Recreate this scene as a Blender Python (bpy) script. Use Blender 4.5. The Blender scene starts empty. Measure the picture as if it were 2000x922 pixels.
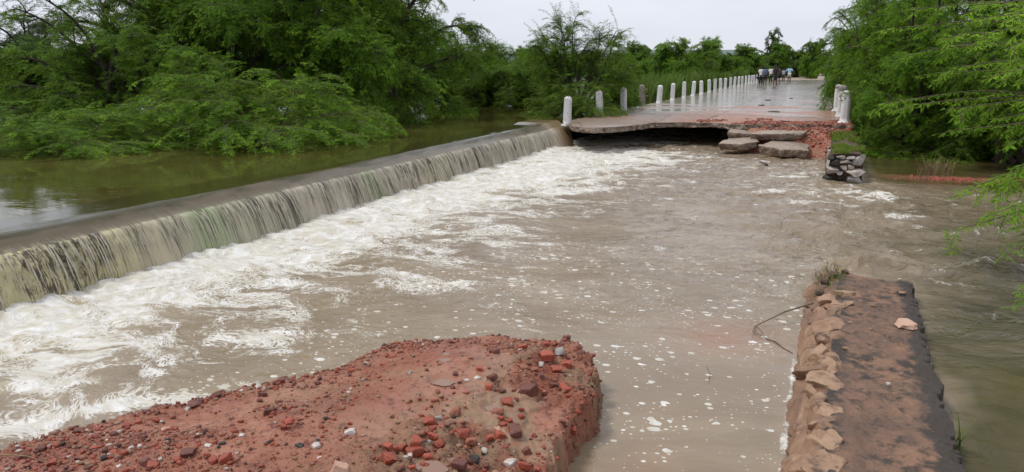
import bpy, math, random
import numpy as np
from mathutils import Vector, Matrix
R = math.radians
SC = bpy.context.scene
COL = SC.collection
rng = np.random.default_rng(7)
random.seed(7)

# ------------------------------------------------------------------ camera
F, CH = 1500.0, 1.56
PITCH = math.atan(328 / F)
YAW = math.atan(601 * math.cos(PITCH) / F)
cam = bpy.data.cameras.new('camera'); camo = bpy.data.objects.new('camera', cam); COL.objects.link(camo)
cam.sensor_width = 36; cam.lens = 36 * F / 2000; cam.clip_end = 3000; cam.clip_start = 0.05
camo.location = (0, 0, CH); camo.rotation_euler = (math.pi / 2 - PITCH, 0, YAW)
SC.camera = camo

# ------------------------------------------------------------------ world, sun, exposure
SC.view_settings.view_transform = 'Standard'; SC.view_settings.look = 'None'
SC.view_settings.exposure = 0.46; SC.view_settings.gamma = 1
SUN_EL, SUN_ROT = R(62), R(250)
w = bpy.data.worlds.new('World'); SC.world = w; w.use_nodes = True
nt = w.node_tree; nt.nodes.clear()
out = nt.nodes.new('ShaderNodeOutputWorld'); bg = nt.nodes.new('ShaderNodeBackground')
sky = nt.nodes.new('ShaderNodeTexSky'); sky.sky_type = 'NISHITA'; sky.sun_disc = False
sky.sun_elevation = SUN_EL; sky.sun_rotation = SUN_ROT
tc = nt.nodes.new('ShaderNodeTexCoord'); mp = nt.nodes.new('ShaderNodeMapping'); mp.inputs['Scale'].default_value = (1, 1, 3.5)
ns = nt.nodes.new('ShaderNodeTexNoise'); ns.inputs['Scale'].default_value = 1.9; ns.inputs['Detail'].default_value = 6; ns.inputs['Roughness'].default_value = .55
cr = nt.nodes.new('ShaderNodeValToRGB')
cr.color_ramp.elements[0].position = .34; cr.color_ramp.elements[0].color = (6.0, 6.3, 7.2, 1)
cr.color_ramp.elements[1].position = .66; cr.color_ramp.elements[1].color = (7.4, 7.55, 8.2, 1)
mx = nt.nodes.new('ShaderNodeMix'); mx.data_type = 'RGBA'; mx.inputs[0].default_value = .9
L = nt.links.new
L(tc.outputs['Generated'], mp.inputs['Vector']); L(mp.outputs[0], ns.inputs['Vector']); L(ns.outputs[0], cr.inputs[0])
L(sky.outputs[0], mx.inputs[6]); L(cr.outputs[0], mx.inputs[7]); L(mx.outputs[2], bg.inputs[0]); L(bg.outputs[0], out.inputs[0])
bg.inputs[1].default_value = .088
sl = bpy.data.lights.new('sun', 'SUN'); sl.energy = 1.5; sl.angle = R(12); sl.color = (1, .97, .92)
so = bpy.data.objects.new('sun', sl); COL.objects.link(so)
_sd = Vector((math.cos(SUN_EL) * math.sin(SUN_ROT), math.cos(SUN_EL) * math.cos(SUN_ROT), math.sin(SUN_EL)))
so.rotation_euler = _sd.to_track_quat('Z', 'Y').to_euler(); so.location = (0, 0, 30)

# ------------------------------------------------------------------ helpers
def ray(px, py):
    a = (px - 1000) / F; b = -(py - 461) / F
    fw = math.cos(PITCH) + b * math.sin(PITCH); up = -math.sin(PITCH) + b * math.cos(PITCH)
    c, s = math.cos(YAW), math.sin(YAW)
    return np.array((a * c - fw * s, a * s + fw * c, up))
def P(px, py, z):                       # point of the photograph on the level z
    r = ray(px, py); t = (z - CH) / r[2]
    return (r[0] * t, r[1] * t, z)
def W(px, py, d):                       # point at forward distance d
    r = ray(px, py); c, s = math.cos(YAW), math.sin(YAW)
    f = -r[0] * s + r[1] * c
    return (r[0] * d / f, r[1] * d / f, CH + r[2] * d / f)
def hgt(py, d): return CH + W(1000, py, d)[2] - CH

def tag(o, label=None, cat=None, group=None, kind=None):
    if label: o['label'] = label
    if cat: o['category'] = cat
    if group: o['group'] = group
    if kind: o['kind'] = kind
    return o
def empty(name, loc, rz=0, **k):
    o = bpy.data.objects.new(name, None); o.empty_display_size = .2; COL.objects.link(o)
    o.location = loc; o.rotation_euler = (0, 0, rz)
    return tag(o, **k)
def mesh(name, V, Fs, mat, parent=None, smooth=False, attrs=None, fattrs=None, loc=None):
    """Fs: array (n,k) or list of arrays/lists of faces"""
    V = np.asarray(V, dtype=np.float32)
    me = bpy.data.meshes.new(name)
    if isinstance(Fs, np.ndarray): groups = [Fs]
    else:
        groups = {}
        for f in Fs: groups.setdefault(len(f), []).append(f)
        groups = [np.array(g) for g in groups.values()]
    idx = np.concatenate([g.ravel() for g in groups]).astype(np.int32)
    tot = np.concatenate([np.full(len(g), g.shape[1]) for g in groups]).astype(np.int32)
    st = np.concatenate([[0], np.cumsum(tot)[:-1]]).astype(np.int32)
    me.vertices.add(len(V)); me.vertices.foreach_set('co', V.ravel())
    me.loops.add(len(idx)); me.loops.foreach_set('vertex_index', idx)
    me.polygons.add(len(tot)); me.polygons.foreach_set('loop_start', st); me.polygons.foreach_set('loop_total', tot)
    if smooth: me.polygons.foreach_set('use_smooth', np.ones(len(tot), dtype=bool))
    me.update(calc_edges=True); me.validate()
    for k, a in (attrs or {}).items():
        at = me.attributes.new(k, 'FLOAT', 'POINT'); at.data.foreach_set('value', np.asarray(a, dtype=np.float32).ravel())
    for k, a in (fattrs or {}).items():
        at = me.attributes.new(k, 'FLOAT', 'FACE'); at.data.foreach_set('value', np.asarray(a, dtype=np.float32).ravel())
    for m_ in (mat if isinstance(mat, (list, tuple)) else [mat]): me.materials.append(m_)
    o = bpy.data.objects.new(name, me); COL.objects.link(o)
    if parent: o.parent = parent
    if loc is not None: o.location = loc
    return o
def grid_faces(nu, nv):
    i = np.arange(nu - 1)[:, None] * nv + np.arange(nv - 1)[None, :]
    return np.stack([i, i + nv, i + nv + 1, i + 1], -1).reshape(-1, 4)
def sm(a, b, x): t = np.clip((x - a) / (b - a), 0, 1); return t * t * (3 - 2 * t)

def _h(i, j, s):
    n = (i.astype(np.int64) * 374761393 + j.astype(np.int64) * 668265263 + s * 1442695041) & 0xffffffff
    n = ((n ^ (n >> 13)) * 1274126177) & 0xffffffff
    return ((n ^ (n >> 16)) & 0xffffff) / float(0xffffff)
def vn(x, y, s=0):
    x = np.asarray(x, float); y = np.asarray(y, float)
    xi = np.floor(x); yi = np.floor(y); u = x - xi; v = y - yi
    u = u * u * u * (u * (u * 6 - 15) + 10); v = v * v * v * (v * (v * 6 - 15) + 10)
    a, b = _h(xi, yi, s), _h(xi + 1, yi, s); c, d = _h(xi, yi + 1, s), _h(xi + 1, yi + 1, s)
    return (a * (1 - u) + b * u) * (1 - v) + (c * (1 - u) + d * u) * v
def fbm(x, y, o=4, s=0, r=.5):
    t = 0; a = 1; n = 0
    for k in range(o):
        t = t + a * vn(x * 2 ** k * 1.03 + 17.3 * k, y * 2 ** k * .97 - 9.1 * k, s + k); n += a; a *= r
    return t / n
def cells(x, y, s=0):                   # F1, F2-F1, id of a jittered cell pattern
    xi = np.floor(x); yi = np.floor(y); f1 = np.full(x.shape, 9.); f2 = f1.copy(); cid = np.zeros(x.shape)
    for i in (-1, 0, 1):
        for j in (-1, 0, 1):
            cx = xi + i; cy = yi + j
            d = np.hypot(cx + _h(cx, cy, s) - x, cy + _h(cx, cy, s + 9) - y); k = _h(cx, cy, s + 21)
            m = d < f1; f2 = np.where(m, f1, np.minimum(f2, d)); cid = np.where(m, k, cid); f1 = np.where(m, d, f1)
    return f1, f2 - f1, cid

# ------------------------------------------------------------------ materials
class M:
    def __init__(s, name):
        s.m = bpy.data.materials.new(name); s.m.use_nodes = True; s.t = s.m.node_tree; s.t.nodes.clear()
        s.out = s.t.nodes.new('ShaderNodeOutputMaterial'); s._c = None
    def n(s, typ, ins=None, **props):
        nd = s.t.nodes.new('ShaderNode' + typ)
        for k, v in props.items(): setattr(nd, k, v)
        for k, v in (ins or {}).items(): s.put(nd.inputs[k], v)
        return nd
    def put(s, sock, v):
        if isinstance(v, bpy.types.NodeSocket): s.t.links.new(v, sock)
        elif isinstance(v, (tuple, list)) and sock.type == 'RGBA' and len(v) == 3: sock.default_value = (*v, 1)
        else: sock.default_value = v
    def co(s):
        if s._c is None: s._c = s.n('TexCoord').outputs['Object']
        return s._c
    def map(s, scale=(1, 1, 1), rot=0, v=None, loc=(0, 0, 0)):
        return s.n('Mapping', {'Vector': v or s.co(), 'Scale': scale, 'Rotation': (0, 0, rot), 'Location': loc}).outputs[0]
    def noise(s, sc, det=4, ro=.5, v=None, dist=0):
        return s.n('TexNoise', {'Vector': v or s.co(), 'Scale': sc, 'Detail': det, 'Roughness': ro, 'Distortion': dist}).outputs[0]
    def vor(s, sc, v=None, feature='F1', rand=1, o=0):
        return s.n('TexVoronoi', {'Vector': v or s.co(), 'Scale': sc, 'Randomness': rand}, feature=feature).outputs[o]
    def ma(s, op, a, b=0., c=0., clamp=False):
        return s.n('Math', {0: a, 1: b, 2: c}, operation=op, use_clamp=clamp).outputs[0]
    def rng(s, x, a, b, c=0., d=1., mode='SMOOTHSTEP'):
        return s.n('MapRange', {'Value': x, 'From Min': a, 'From Max': b, 'To Min': c, 'To Max': d}, interpolation_type=mode).outputs[0]
    def mix(s, f, a, b, mode='MIX'):
        nd = s.n('Mix', data_type='RGBA', blend_type=mode); s.put(nd.inputs[0], f); s.put(nd.inputs[6], a); s.put(nd.inputs[7], b)
        return nd.outputs[2]
    def attr(s, name): return s.n('Attribute', attribute_name=name).outputs['Fac']
    def bump(s, h, st=.5, dist=.02, nrm=None):
        d = {'Height': h, 'Strength': st, 'Distance': dist}
        if nrm: d['Normal'] = nrm
        return s.n('Bump', d).outputs[0]
    def bsdf(s, **k):
        b = s.n('BsdfPrincipled'); names = {'col': 'Base Color', 'rough': 'Roughness', 'nrm': 'Normal', 'spec': 'Specular IOR Level', 'ior': 'IOR'}
        for a, v in k.items(): s.put(b.inputs[names.get(a, a)], v)
        return b.outputs[0]
    def mixsh(s, f, a, b):
        nd = s.n('MixShader'); s.put(nd.inputs[0], f); s.t.links.new(a, nd.inputs[1]); s.t.links.new(b, nd.inputs[2]); return nd.outputs[0]
    def done(s, sh): s.t.links.new(sh, s.out.inputs[0]); return s.m

def m_plain(name, c, rough=.8, var=.25, sc=8, bs=.3, dist=.01):
    m = M(name); n = m.noise(sc, 6, .6)
    c1 = tuple(x * (1 - var) for x in c); c2 = tuple(min(1, x * (1 + var)) for x in c)
    return m.done(m.bsdf(col=m.mix(m.rng(n, .3, .7), c1, c2), rough=rough, nrm=m.bump(m.noise(sc * 4, 5, .6), bs, dist)))

def foam_shade(m, bumph):
    return m.bsdf(col=(.80, .79, .75), rough=.75, nrm=m.bump(bumph, .8, .03))

def m_river():
    m = M('muddy_river_water')
    foam = m.attr('foam'); spot = m.attr('spot'); clear = m.attr('clear'); red = m.attr('red'); rough = m.attr('chop')
    # currents bend everything
    wv = m.n('TexNoise', {'Vector': m.co(), 'Scale': .9, 'Detail': 3}).outputs['Color']
    wsub = m.n('VectorMath', {0: wv, 1: (.5, .5, .5)}, operation='SUBTRACT').outputs[0]
    wsc = m.n('VectorMath', {0: wsub, 'Scale': 1.5}, operation='SCALE').outputs[0]
    wc = m.n('VectorMath', {0: m.co(), 1: wsc}, operation='ADD').outputs[0]
    st = m.map((1, 1.75, 1), R(-24), wc)
    n1 = m.noise(1.7, 10, .66, st); n2 = m.noise(11, 5, .65, st)
    fine = m.noise(38, 3, .6, wc)
    lace1 = m.vor(7.5, st, 'DISTANCE_TO_EDGE'); lace2 = m.vor(21, wc, 'DISTANCE_TO_EDGE')
    cov = m.ma('ADD', foam, m.ma('ADD', m.ma('MULTIPLY', m.ma('SUBTRACT', n1, .5), 2.3), m.ma('MULTIPLY', m.ma('SUBTRACT', n2, .5), .75)))
    boil = m.noise(1.5, 3, .5, m.map((1, 1.5, 1), R(-30), wc, (3, 8, 0)))
    cov = m.ma('SUBTRACT', cov, m.ma('MULTIPLY', m.rng(boil, .52, .66), .46))
    trail = m.ma('SUBTRACT', 1., m.ma('MULTIPLY', m.ma('ABSOLUTE', m.ma('SUBTRACT', m.noise(1.25, 3, .55, st), .5)), 9.))
    cov = m.ma('ADD', cov, m.ma('MULTIPLY', m.ma('MAXIMUM', trail, 0.), .20))
    solid = m.rng(cov, .68, .90)
    net = m.ma('MULTIPLY', m.rng(cov, .32, .58), m.ma('MAXIMUM', m.rng(lace1, .10, .02), m.rng(lace2, .13, .04)))
    net = m.ma('MULTIPLY', net, m.rng(fine, .38, .56))
    net = m.ma('MAXIMUM', net, m.ma('MULTIPLY', m.rng(cov, .50, .66), m.rng(lace2, .22, .06)))
    # single patches of bubbles
    sp = m.map((1, 1.25, 0.0), R(-20))
    vd = m.n('TexVoronoi', {'Vector': sp, 'Scale': 6.5, 'Randomness': 1.0}, voronoi_dimensions='2D')
    rad = m.ma('MULTIPLY', m.n('SeparateColor', {0: vd.outputs['Color']}).outputs[0], .46)
    clus = m.ma('MULTIPLY', m.ma('SUBTRACT', m.noise(1.6, 4, .6, st), .5), .9)
    rad = m.ma('ADD', m.ma('SUBTRACT', rad, .26), clus)
    dd = m.ma('ADD', vd.outputs['Distance'], m.ma('MULTIPLY', m.ma('SUBTRACT', m.noise(24, 3), .5), .11))
    s1 = m.ma('MULTIPLY', m.ma('GREATER_THAN', rad, dd), m.rng(m.vor(55, None), .12, .2))
    vs = m.n('TexVoronoi', {'Vector': sp, 'Scale': 17., 'Randomness': 1.0}, voronoi_dimensions='2D')
    r2 = m.ma('SUBTRACT', m.ma('MULTIPLY', m.n('SeparateColor', {0: vs.outputs['Color']}).outputs[1], .36), m.ma('SUBTRACT', .215, clus))
    s2 = m.ma('GREATER_THAN', r2, vs.outputs['Distance'])
    spots = m.ma('MULTIPLY', m.ma('MAXIMUM', s1, s2), spot)
    fac = m.ma('MAXIMUM', m.ma('MAXIMUM', solid, net), spots, clamp=True)
    # water
    silt = m.rng(m.noise(.8, 5, .6, st), .3, .7)
    col = m.mix(silt, (.225, .170, .110), (.295, .230, .155))
    col = m.mix(clear, col, m.mix(silt, (.060, .050, .018), (.110, .088, .036)))
    col = m.mix(red, col, (.30, .15, .085))
    fr = m.rng(foam, .45, 1.0)
    col = m.mix(m.ma('MULTIPLY', fr, .75), col, (.46, .40, .27))
    rp = m.map((1, 1.9, 1), R(-20), wc)
    hb = m.ma('ADD', m.ma('MULTIPLY', m.noise(3.2, 3, .5, rp), 1.0), m.ma('MULTIPLY', m.noise(14, 4, .55, rp), .35))
    nr = m.bump(hb, m.ma('ADD', m.ma('MULTIPLY', rough, .85), .14), .075)
    wat = m.bsdf(col=col, rough=.07, ior=1.33, nrm=nr)
    fh = m.ma('ADD', m.ma('MULTIPLY', n2, 1.), m.ma('MULTIPLY', fine, .6))
    foamc = m.mix(m.rng(m.noise(5, 6, .65, st), .35, .7), (.56, .52, .42), (.80, .79, .76))
    fo = m.bsdf(col=foamc, rough=.7, nrm=m.bump(fh, .7, .03))
    return m.done(m.mixsh(fac, wat, fo))

def m_pool():
    m = M('still_pool_water')
    st = m.map((1, 1.8, 1), R(-22))
    n = m.noise(.35, 4, .55)
    col = m.mix(m.rng(n, .35, .7), (.062, .056, .014), (.100, .088, .026))
    h = m.ma('ADD', m.noise(1.1, 3, .5, st), m.ma('MULTIPLY', m.noise(6, 3, .5, st), .16))
    calm = m.rng(m.noise(.25, 2), .35, .65, .035, .11)
    return m.done(m.bsdf(col=col, rough=.03, ior=1.33, nrm=m.bump(h, calm, .06)))

def m_falls():
    m = M('falling_water')
    s = m.attr('s'); t = m.attr('t'); brown = m.attr('brown'); green = m.attr('green'); yel = m.attr('yel'); broken = m.attr('broken')
    def vec(a, b, off=0.):
        return m.n('CombineXYZ', {0: m.ma('MULTIPLY', s, a), 1: m.ma('MULTIPLY', t, b), 2: off}).outputs[0]
    w0 = m.ma('MULTIPLY', m.ma('SUBTRACT', m.noise(1., 3, .6, vec(3, 1.6)), .5), .10)
    s2 = m.ma('ADD', s, w0)
    def vec2(a, b, off=0.):
        return m.n('CombineXYZ', {0: m.ma('MULTIPLY', s2, a), 1: m.ma('MULTIPLY', t, b), 2: off}).outputs[0]
    a = m.noise(1., 4, .62, vec2(50, 1.1)); b = m.noise(1., 3, .6, vec2(130, 1.9, 3.)); c = m.noise(1., 4, .6, vec2(4.2, .9, 7.))
    blob = m.noise(1., 6, .7, vec2(15, 9, 2.))
    v = m.ma('ADD', m.ma('MULTIPLY', a, .58), m.ma('ADD', m.ma('MULTIPLY', b, .32), m.ma('MULTIPLY', c, .42)))
    v = m.ma('ADD', v, m.ma('MULTIPLY', m.ma('SUBTRACT', blob, .5), m.ma('MULTIPLY', broken, .9)))
    v = m.ma('ADD', v, m.rng(t, .25, 1., -.01, .05, 'LINEAR'))
    v = m.ma('ADD', v, m.ma('MULTIPLY', m.ma('SUBTRACT', m.noise(1., 2, .5, vec(1.3, .5, 11.)), .5), .28))
    f = m.rng(v, .57, .75)
    dark = m.mix(m.rng(c, .35, .65), (.085, .072, .050), (.23, .19, .135))
    dark = m.mix(green, dark, (.035, .085, .018))
    cream = m.mix(yel, (.56, .50, .39), (.56, .51, .28))
    cream = m.mix(m.ma('MULTIPLY', green, .6), cream, (.22, .34, .12))
    col = m.mix(f, dark, cream)
    top = m.rng(t, .42, .30)
    col = m.mix(top, col, m.mix(m.noise(1., 3, .5, vec(.7, 6)), (.10, .080, .045), (.16, .125, .080)))
    edge = m.rng(m.ma('ADD', t, m.ma('MULTIPLY', m.ma('SUBTRACT', m.noise(1., 3, .5, vec(1.1, 14.)), .5), .16)), .265, .30)
    col = m.mix(edge, (.055, .048, .015), col)
    col = m.mix(brown, col, (.24, .165, .095))
    h = m.ma('MULTIPLY', m.ma('ADD', a, m.ma('MULTIPLY', b, .5)), m.rng(t, .1, .5, .12, 1.))
    h2 = m.noise(1., 3, .5, vec(1.2, 14, 5.))
    h = m.ma('MULTIPLY', m.ma('ADD', h, m.ma('MULTIPLY', h2, m.rng(t, .5, .3, 0., .8))), m.rng(t, .22, .30, .12, 1.))
    return m.done(m.bsdf(col=col, rough=m.ma('ADD', .05, m.ma('MULTIPLY', m.ma('MULTIPLY', f, m.ma('SUBTRACT', 1., top)), .35)), ior=1.33, nrm=m.bump(h, m.ma('SUBTRACT', .55, m.ma('MULTIPLY', brown, .45)), .03)))

def m_soil(name='red_soil'):
    m = M(name)
    pale = m.attr('pale')
    n1 = m.noise(2.2, 8, .6); n2 = m.noise(14, 8, .68); n3 = m.noise(75, 4, .6)
    col = m.mix(m.rng(n1, .35, .65), (.275, .088, .046), (.365, .160, .095))
    col = m.mix(m.rng(n2, .50, .66), col, (.130, .038, .022))
    col = m.mix(m.ma('MULTIPLY', m.rng(m.vor(46), .25, .08), m.rng(n2, .42, .55)), col, (.34, .07, .035))
    col = m.mix(m.ma('MULTIPLY', m.rng(n3, .55, .75), .5), col, (.40, .22, .14))
    col = m.mix(m.ma('MULTIPLY', pale, m.rng(n2, .30, .55)), col, (.27, .165, .095))
    wet = m.attr('wet')
    rgh = m.ma('SUBTRACT', m.rng(n2, .3, .7, .48, .85), m.ma('MULTIPLY', wet, .36))
    h = m.ma('ADD', m.ma('MULTIPLY', n2, 1.), m.ma('MULTIPLY', n3, .5))
    return m.done(m.bsdf(col=col, rough=rgh, nrm=m.bump(h, m.ma('SUBTRACT', 1., m.ma('MULTIPLY', wet, .75)), .03)))

def m_brick(name, c):
    m = M(name)
    oi = m.n('ObjectInfo').outputs['Random']
    n = m.noise(22, 6, .65); n2 = m.noise(90, 3, .6)
    cc = m.mix(oi, tuple(x * .78 for x in c), tuple(min(1, x * 1.18) for x in c))
    cc = m.mix(m.rng(n, .52, .72), cc, tuple(x * .48 for x in c))
    return m.done(m.bsdf(col=cc, rough=m.rng(n, .3, .7, .42, .75), nrm=m.bump(m.ma('ADD', n, m.ma('MULTIPLY', n2, .5)), .7, .012)))

def m_deck():
    m = M('wet_road_concrete')
    st = m.map((.55, 1.6, 1), R(-12)); n1 = m.noise(.55, 6, .6, st); n2 = m.noise(5, 8, .65); n3 = m.noise(40, 4, .6)
    y = m.n('SeparateXYZ', {0: m.co()}).outputs[1]; x = m.n('SeparateXYZ', {0: m.co()}).outputs[0]
    redz = m.ma('MULTIPLY', m.rng(m.ma('ADD', x, m.ma('MULTIPLY', n1, 5)), -2.6, .6), m.rng(y, 60, 30))
    col = m.mix(m.rng(n1, .35, .62), (.26, .155, .105), (.215, .165, .125))
    col = m.mix(redz, col, (.33, .155, .09))
    col = m.mix(m.rng(n2, .52, .75), col, (.13, .085, .06))
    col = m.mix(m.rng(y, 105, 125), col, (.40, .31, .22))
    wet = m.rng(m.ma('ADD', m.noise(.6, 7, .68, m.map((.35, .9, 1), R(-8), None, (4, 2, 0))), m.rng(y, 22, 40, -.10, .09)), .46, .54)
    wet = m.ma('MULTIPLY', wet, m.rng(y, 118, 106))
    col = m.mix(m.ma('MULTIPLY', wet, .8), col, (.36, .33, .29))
    rg = m.mix(wet, m.rng(n2, .3, .7, .32, .55), (.10, .10, .10))
    hw = m.noise(1.6, 4, .6, m.map((1.0, 1.6, 1), R(-15)))
    hd = m.ma('ADD', m.ma('MULTIPLY', n2, .5), m.ma('MULTIPLY', n3, .4))
    nrm = m.bump(m.ma('MULTIPLY', hd, m.ma('SUBTRACT', 1., wet)), .45, .01)
    nrm = m.bump(m.ma('MULTIPLY', hw, m.ma('MULTIPLY', wet, m.rng(y, 24, 60, .5, 1.0))), .5, .05, nrm)
    return m.done(m.bsdf(col=col, rough=rg, nrm=nrm, ior=1.5))
def m_slabside():
    m = M('broken_concrete'); n = m.noise(6, 8, .7); v = m.vor(16)
    col = m.mix(m.rng(n, .35, .65), (.13, .085, .06), (.34, .27, .21))
    col = m.mix(m.rng(v, .15, .0), col, (.42, .37, .31))
    return m.done(m.bsdf(col=col, rough=.8, nrm=m.bump(m.ma('ADD', n, v), .9, .03)))
def m_walltop():
    m = M('weathered_wall_mortar')
    n1 = m.noise(1.9, 8, .62, m.map((1.4, 1, 1))); n2 = m.noise(9, 9, .72); n3 = m.noise(60, 4, .6)
    x = m.attr('edge')
    col = m.mix(m.rng(n1, .38, .62), (.135, .074, .045), (.255, .140, .082))
    dk = m.rng(m.ma('ADD', m.ma('MULTIPLY', n2, .8), m.ma('ADD', m.ma('MULTIPLY', n1, .35), m.ma('MULTIPLY', x, .26))), .54, .70)
    col = m.mix(dk, col, (.045, .032, .023))
    col = m.mix(m.ma('MULTIPLY', m.rng(n3, .62, .72), .6), col, (.36, .27, .19))
    face = m.attr('face')
    col = m.mix(face, col, m.mix(m.rng(n1, .35, .65), (.20, .105, .06), (.31, .175, .105)))
    return m.done(m.bsdf(col=col, rough=m.rng(n1, .3, .7, .38, .75), nrm=m.bump(m.ma('ADD', n2, m.ma('MULTIPLY', n3, .5)), .9, .02)))
def m_stone(name, a, b, dark=(.05, .04, .032), dk=.58):
    m = M(name); n = m.noise(7, 8, .65); n2 = m.noise(38, 5, .6); oi = m.n('ObjectInfo').outputs['Random']
    n0 = m.ma('ADD', m.ma('MULTIPLY', n, .8), m.ma('MULTIPLY', oi, .2))
    col = m.mix(m.rng(n0, .35, .65), a, b)
    col = m.mix(m.rng(m.noise(5, 7, .7, m.map((1, 1, 1), 0, None, (5, 5, 5))), dk, dk + .12), col, dark)
    return m.done(m.bsdf(col=col, rough=.72, nrm=m.bump(m.ma('ADD', n, m.ma('MULTIPLY', n2, .4)), .8, .02)))
def m_leaf(name, dark, light, tip, trans=.35):
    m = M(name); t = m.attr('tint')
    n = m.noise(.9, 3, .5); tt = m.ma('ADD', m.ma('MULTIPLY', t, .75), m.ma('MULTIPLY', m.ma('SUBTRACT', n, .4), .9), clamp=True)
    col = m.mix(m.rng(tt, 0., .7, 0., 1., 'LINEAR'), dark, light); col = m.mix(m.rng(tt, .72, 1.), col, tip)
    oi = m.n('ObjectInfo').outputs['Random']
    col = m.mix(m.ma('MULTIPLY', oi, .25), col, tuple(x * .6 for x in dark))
    p = m.bsdf(col=col, rough=.6, spec=.12)
    tr = m.n('BsdfTranslucent', {'Color': m.mix(.5, col, (.17, .24, .02))}).outputs[0]
    return m.done(m.mixsh(trans, p, tr))
def m_paint():
    m = M('chipped_white_paint'); n = m.noise(9, 8, .7); n2 = m.noise(30, 5, .7)
    z = m.n('SeparateXYZ', {0: m.co()}).outputs[2]
    g = m.ma('ADD', m.ma('MULTIPLY', n, .7), m.ma('MULTIPLY', n2, .35))
    oi = m.n('ObjectInfo').outputs['Random']
    g = m.ma('ADD', g, m.ma('MULTIPLY', oi, .07))
    g2 = m.ma('ADD', g, m.ma('ADD', m.rng(z, .72, .9, 0, .16), m.rng(z, .16, 0., 0, .12)))
    col = m.mix(m.rng(g, .45, .6), (.80, .80, .79), (.66, .65, .63))
    col = m.mix(m.rng(g2, .665, .71), col, (.20, .175, .15))
    return m.done(m.bsdf(col=col, rough=.65, nrm=m.bump(g2, .5, .012)))

MT = dict(
    river=m_river(), pool=m_pool(), falls=m_falls(), soil=m_soil(), deck=m_deck(), slab=m_slabside(), walltop=m_walltop(), paint=m_paint(),
    brick=m_brick('red_brick', (.33, .068, .034)), brickd=m_brick('dark_brick', (.155, .05, .032)), brickp=m_brick('dusty_brick', (.30, .105, .06)),
    stonew=m_stone('pale_quartz_stone', (.40, .34, .29), (.66, .60, .55), (.16, .10, .075), .55),
    stonep=m_stone('pinkish_stone', (.44, .25, .17), (.58, .38, .28), (.25, .12, .08), .64),
    stonet=m_stone('tan_stone', (.23, .130, .075), (.38, .240, .150), (.10, .06, .038), .54),
    stoneg=m_stone('grey_stone', (.21, .19, .17), (.42, .39, .36), (.05, .042, .036), .54),
    stoned=m_stone('black_stone', (.022, .02, .018), (.05, .043, .038)),
    mortar=m_plain('dark_mortar', (.10, .066, .044), .9, .4, 10, .9, .03),
    under=m_plain('under_road_earth', (.07, .045, .03), .95, .4, 5, .9, .05),
    bark=m_plain('bark', (.060, .045, .034), .9, .35, 14, .8, .02),
    barkp=m_plain('pale_bark', (.14, .10, .065), .85, .35, 14, .8, .01),
    concrete=m_plain('stained_concrete', (.24, .21, .18), .85, .35, 7, .7, .02),
    land=m_plain('green_ground', (.055, .085, .022), .95, .5, .7, .6, .1),
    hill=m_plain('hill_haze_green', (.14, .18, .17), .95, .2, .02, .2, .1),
    leaf=m_leaf('mesquite_leaf', (.050, .120, .012), (.160, .310, .022), (.30, .50, .040), .45),
    leafb=m_leaf('bright_mesquite_leaf', (.068, .160, .014), (.175, .350, .024), (.30, .52, .040), .45),
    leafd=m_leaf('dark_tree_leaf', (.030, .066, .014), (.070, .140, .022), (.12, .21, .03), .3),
    reed=m_leaf('reed_blade', (.060, .115, .020), (.135, .215, .045), (.24, .30, .08)),
    grass=m_leaf('short_grass', (.085, .135, .020), (.165, .235, .035), (.30, .30, .09)),
    straw=m_plain('dry_straw', (.24, .16, .085), .8, .3, 20),
    puddle=M('milky_puddle'), strand=m_plain('falling_strand_water', (.46, .41, .31), .2, .2, 12),
)
pm = M('milky_puddle_water'); MT['puddle'] = pm.done(pm.bsdf(col=(.26, .155, .11), rough=.03, ior=1.33))

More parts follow.
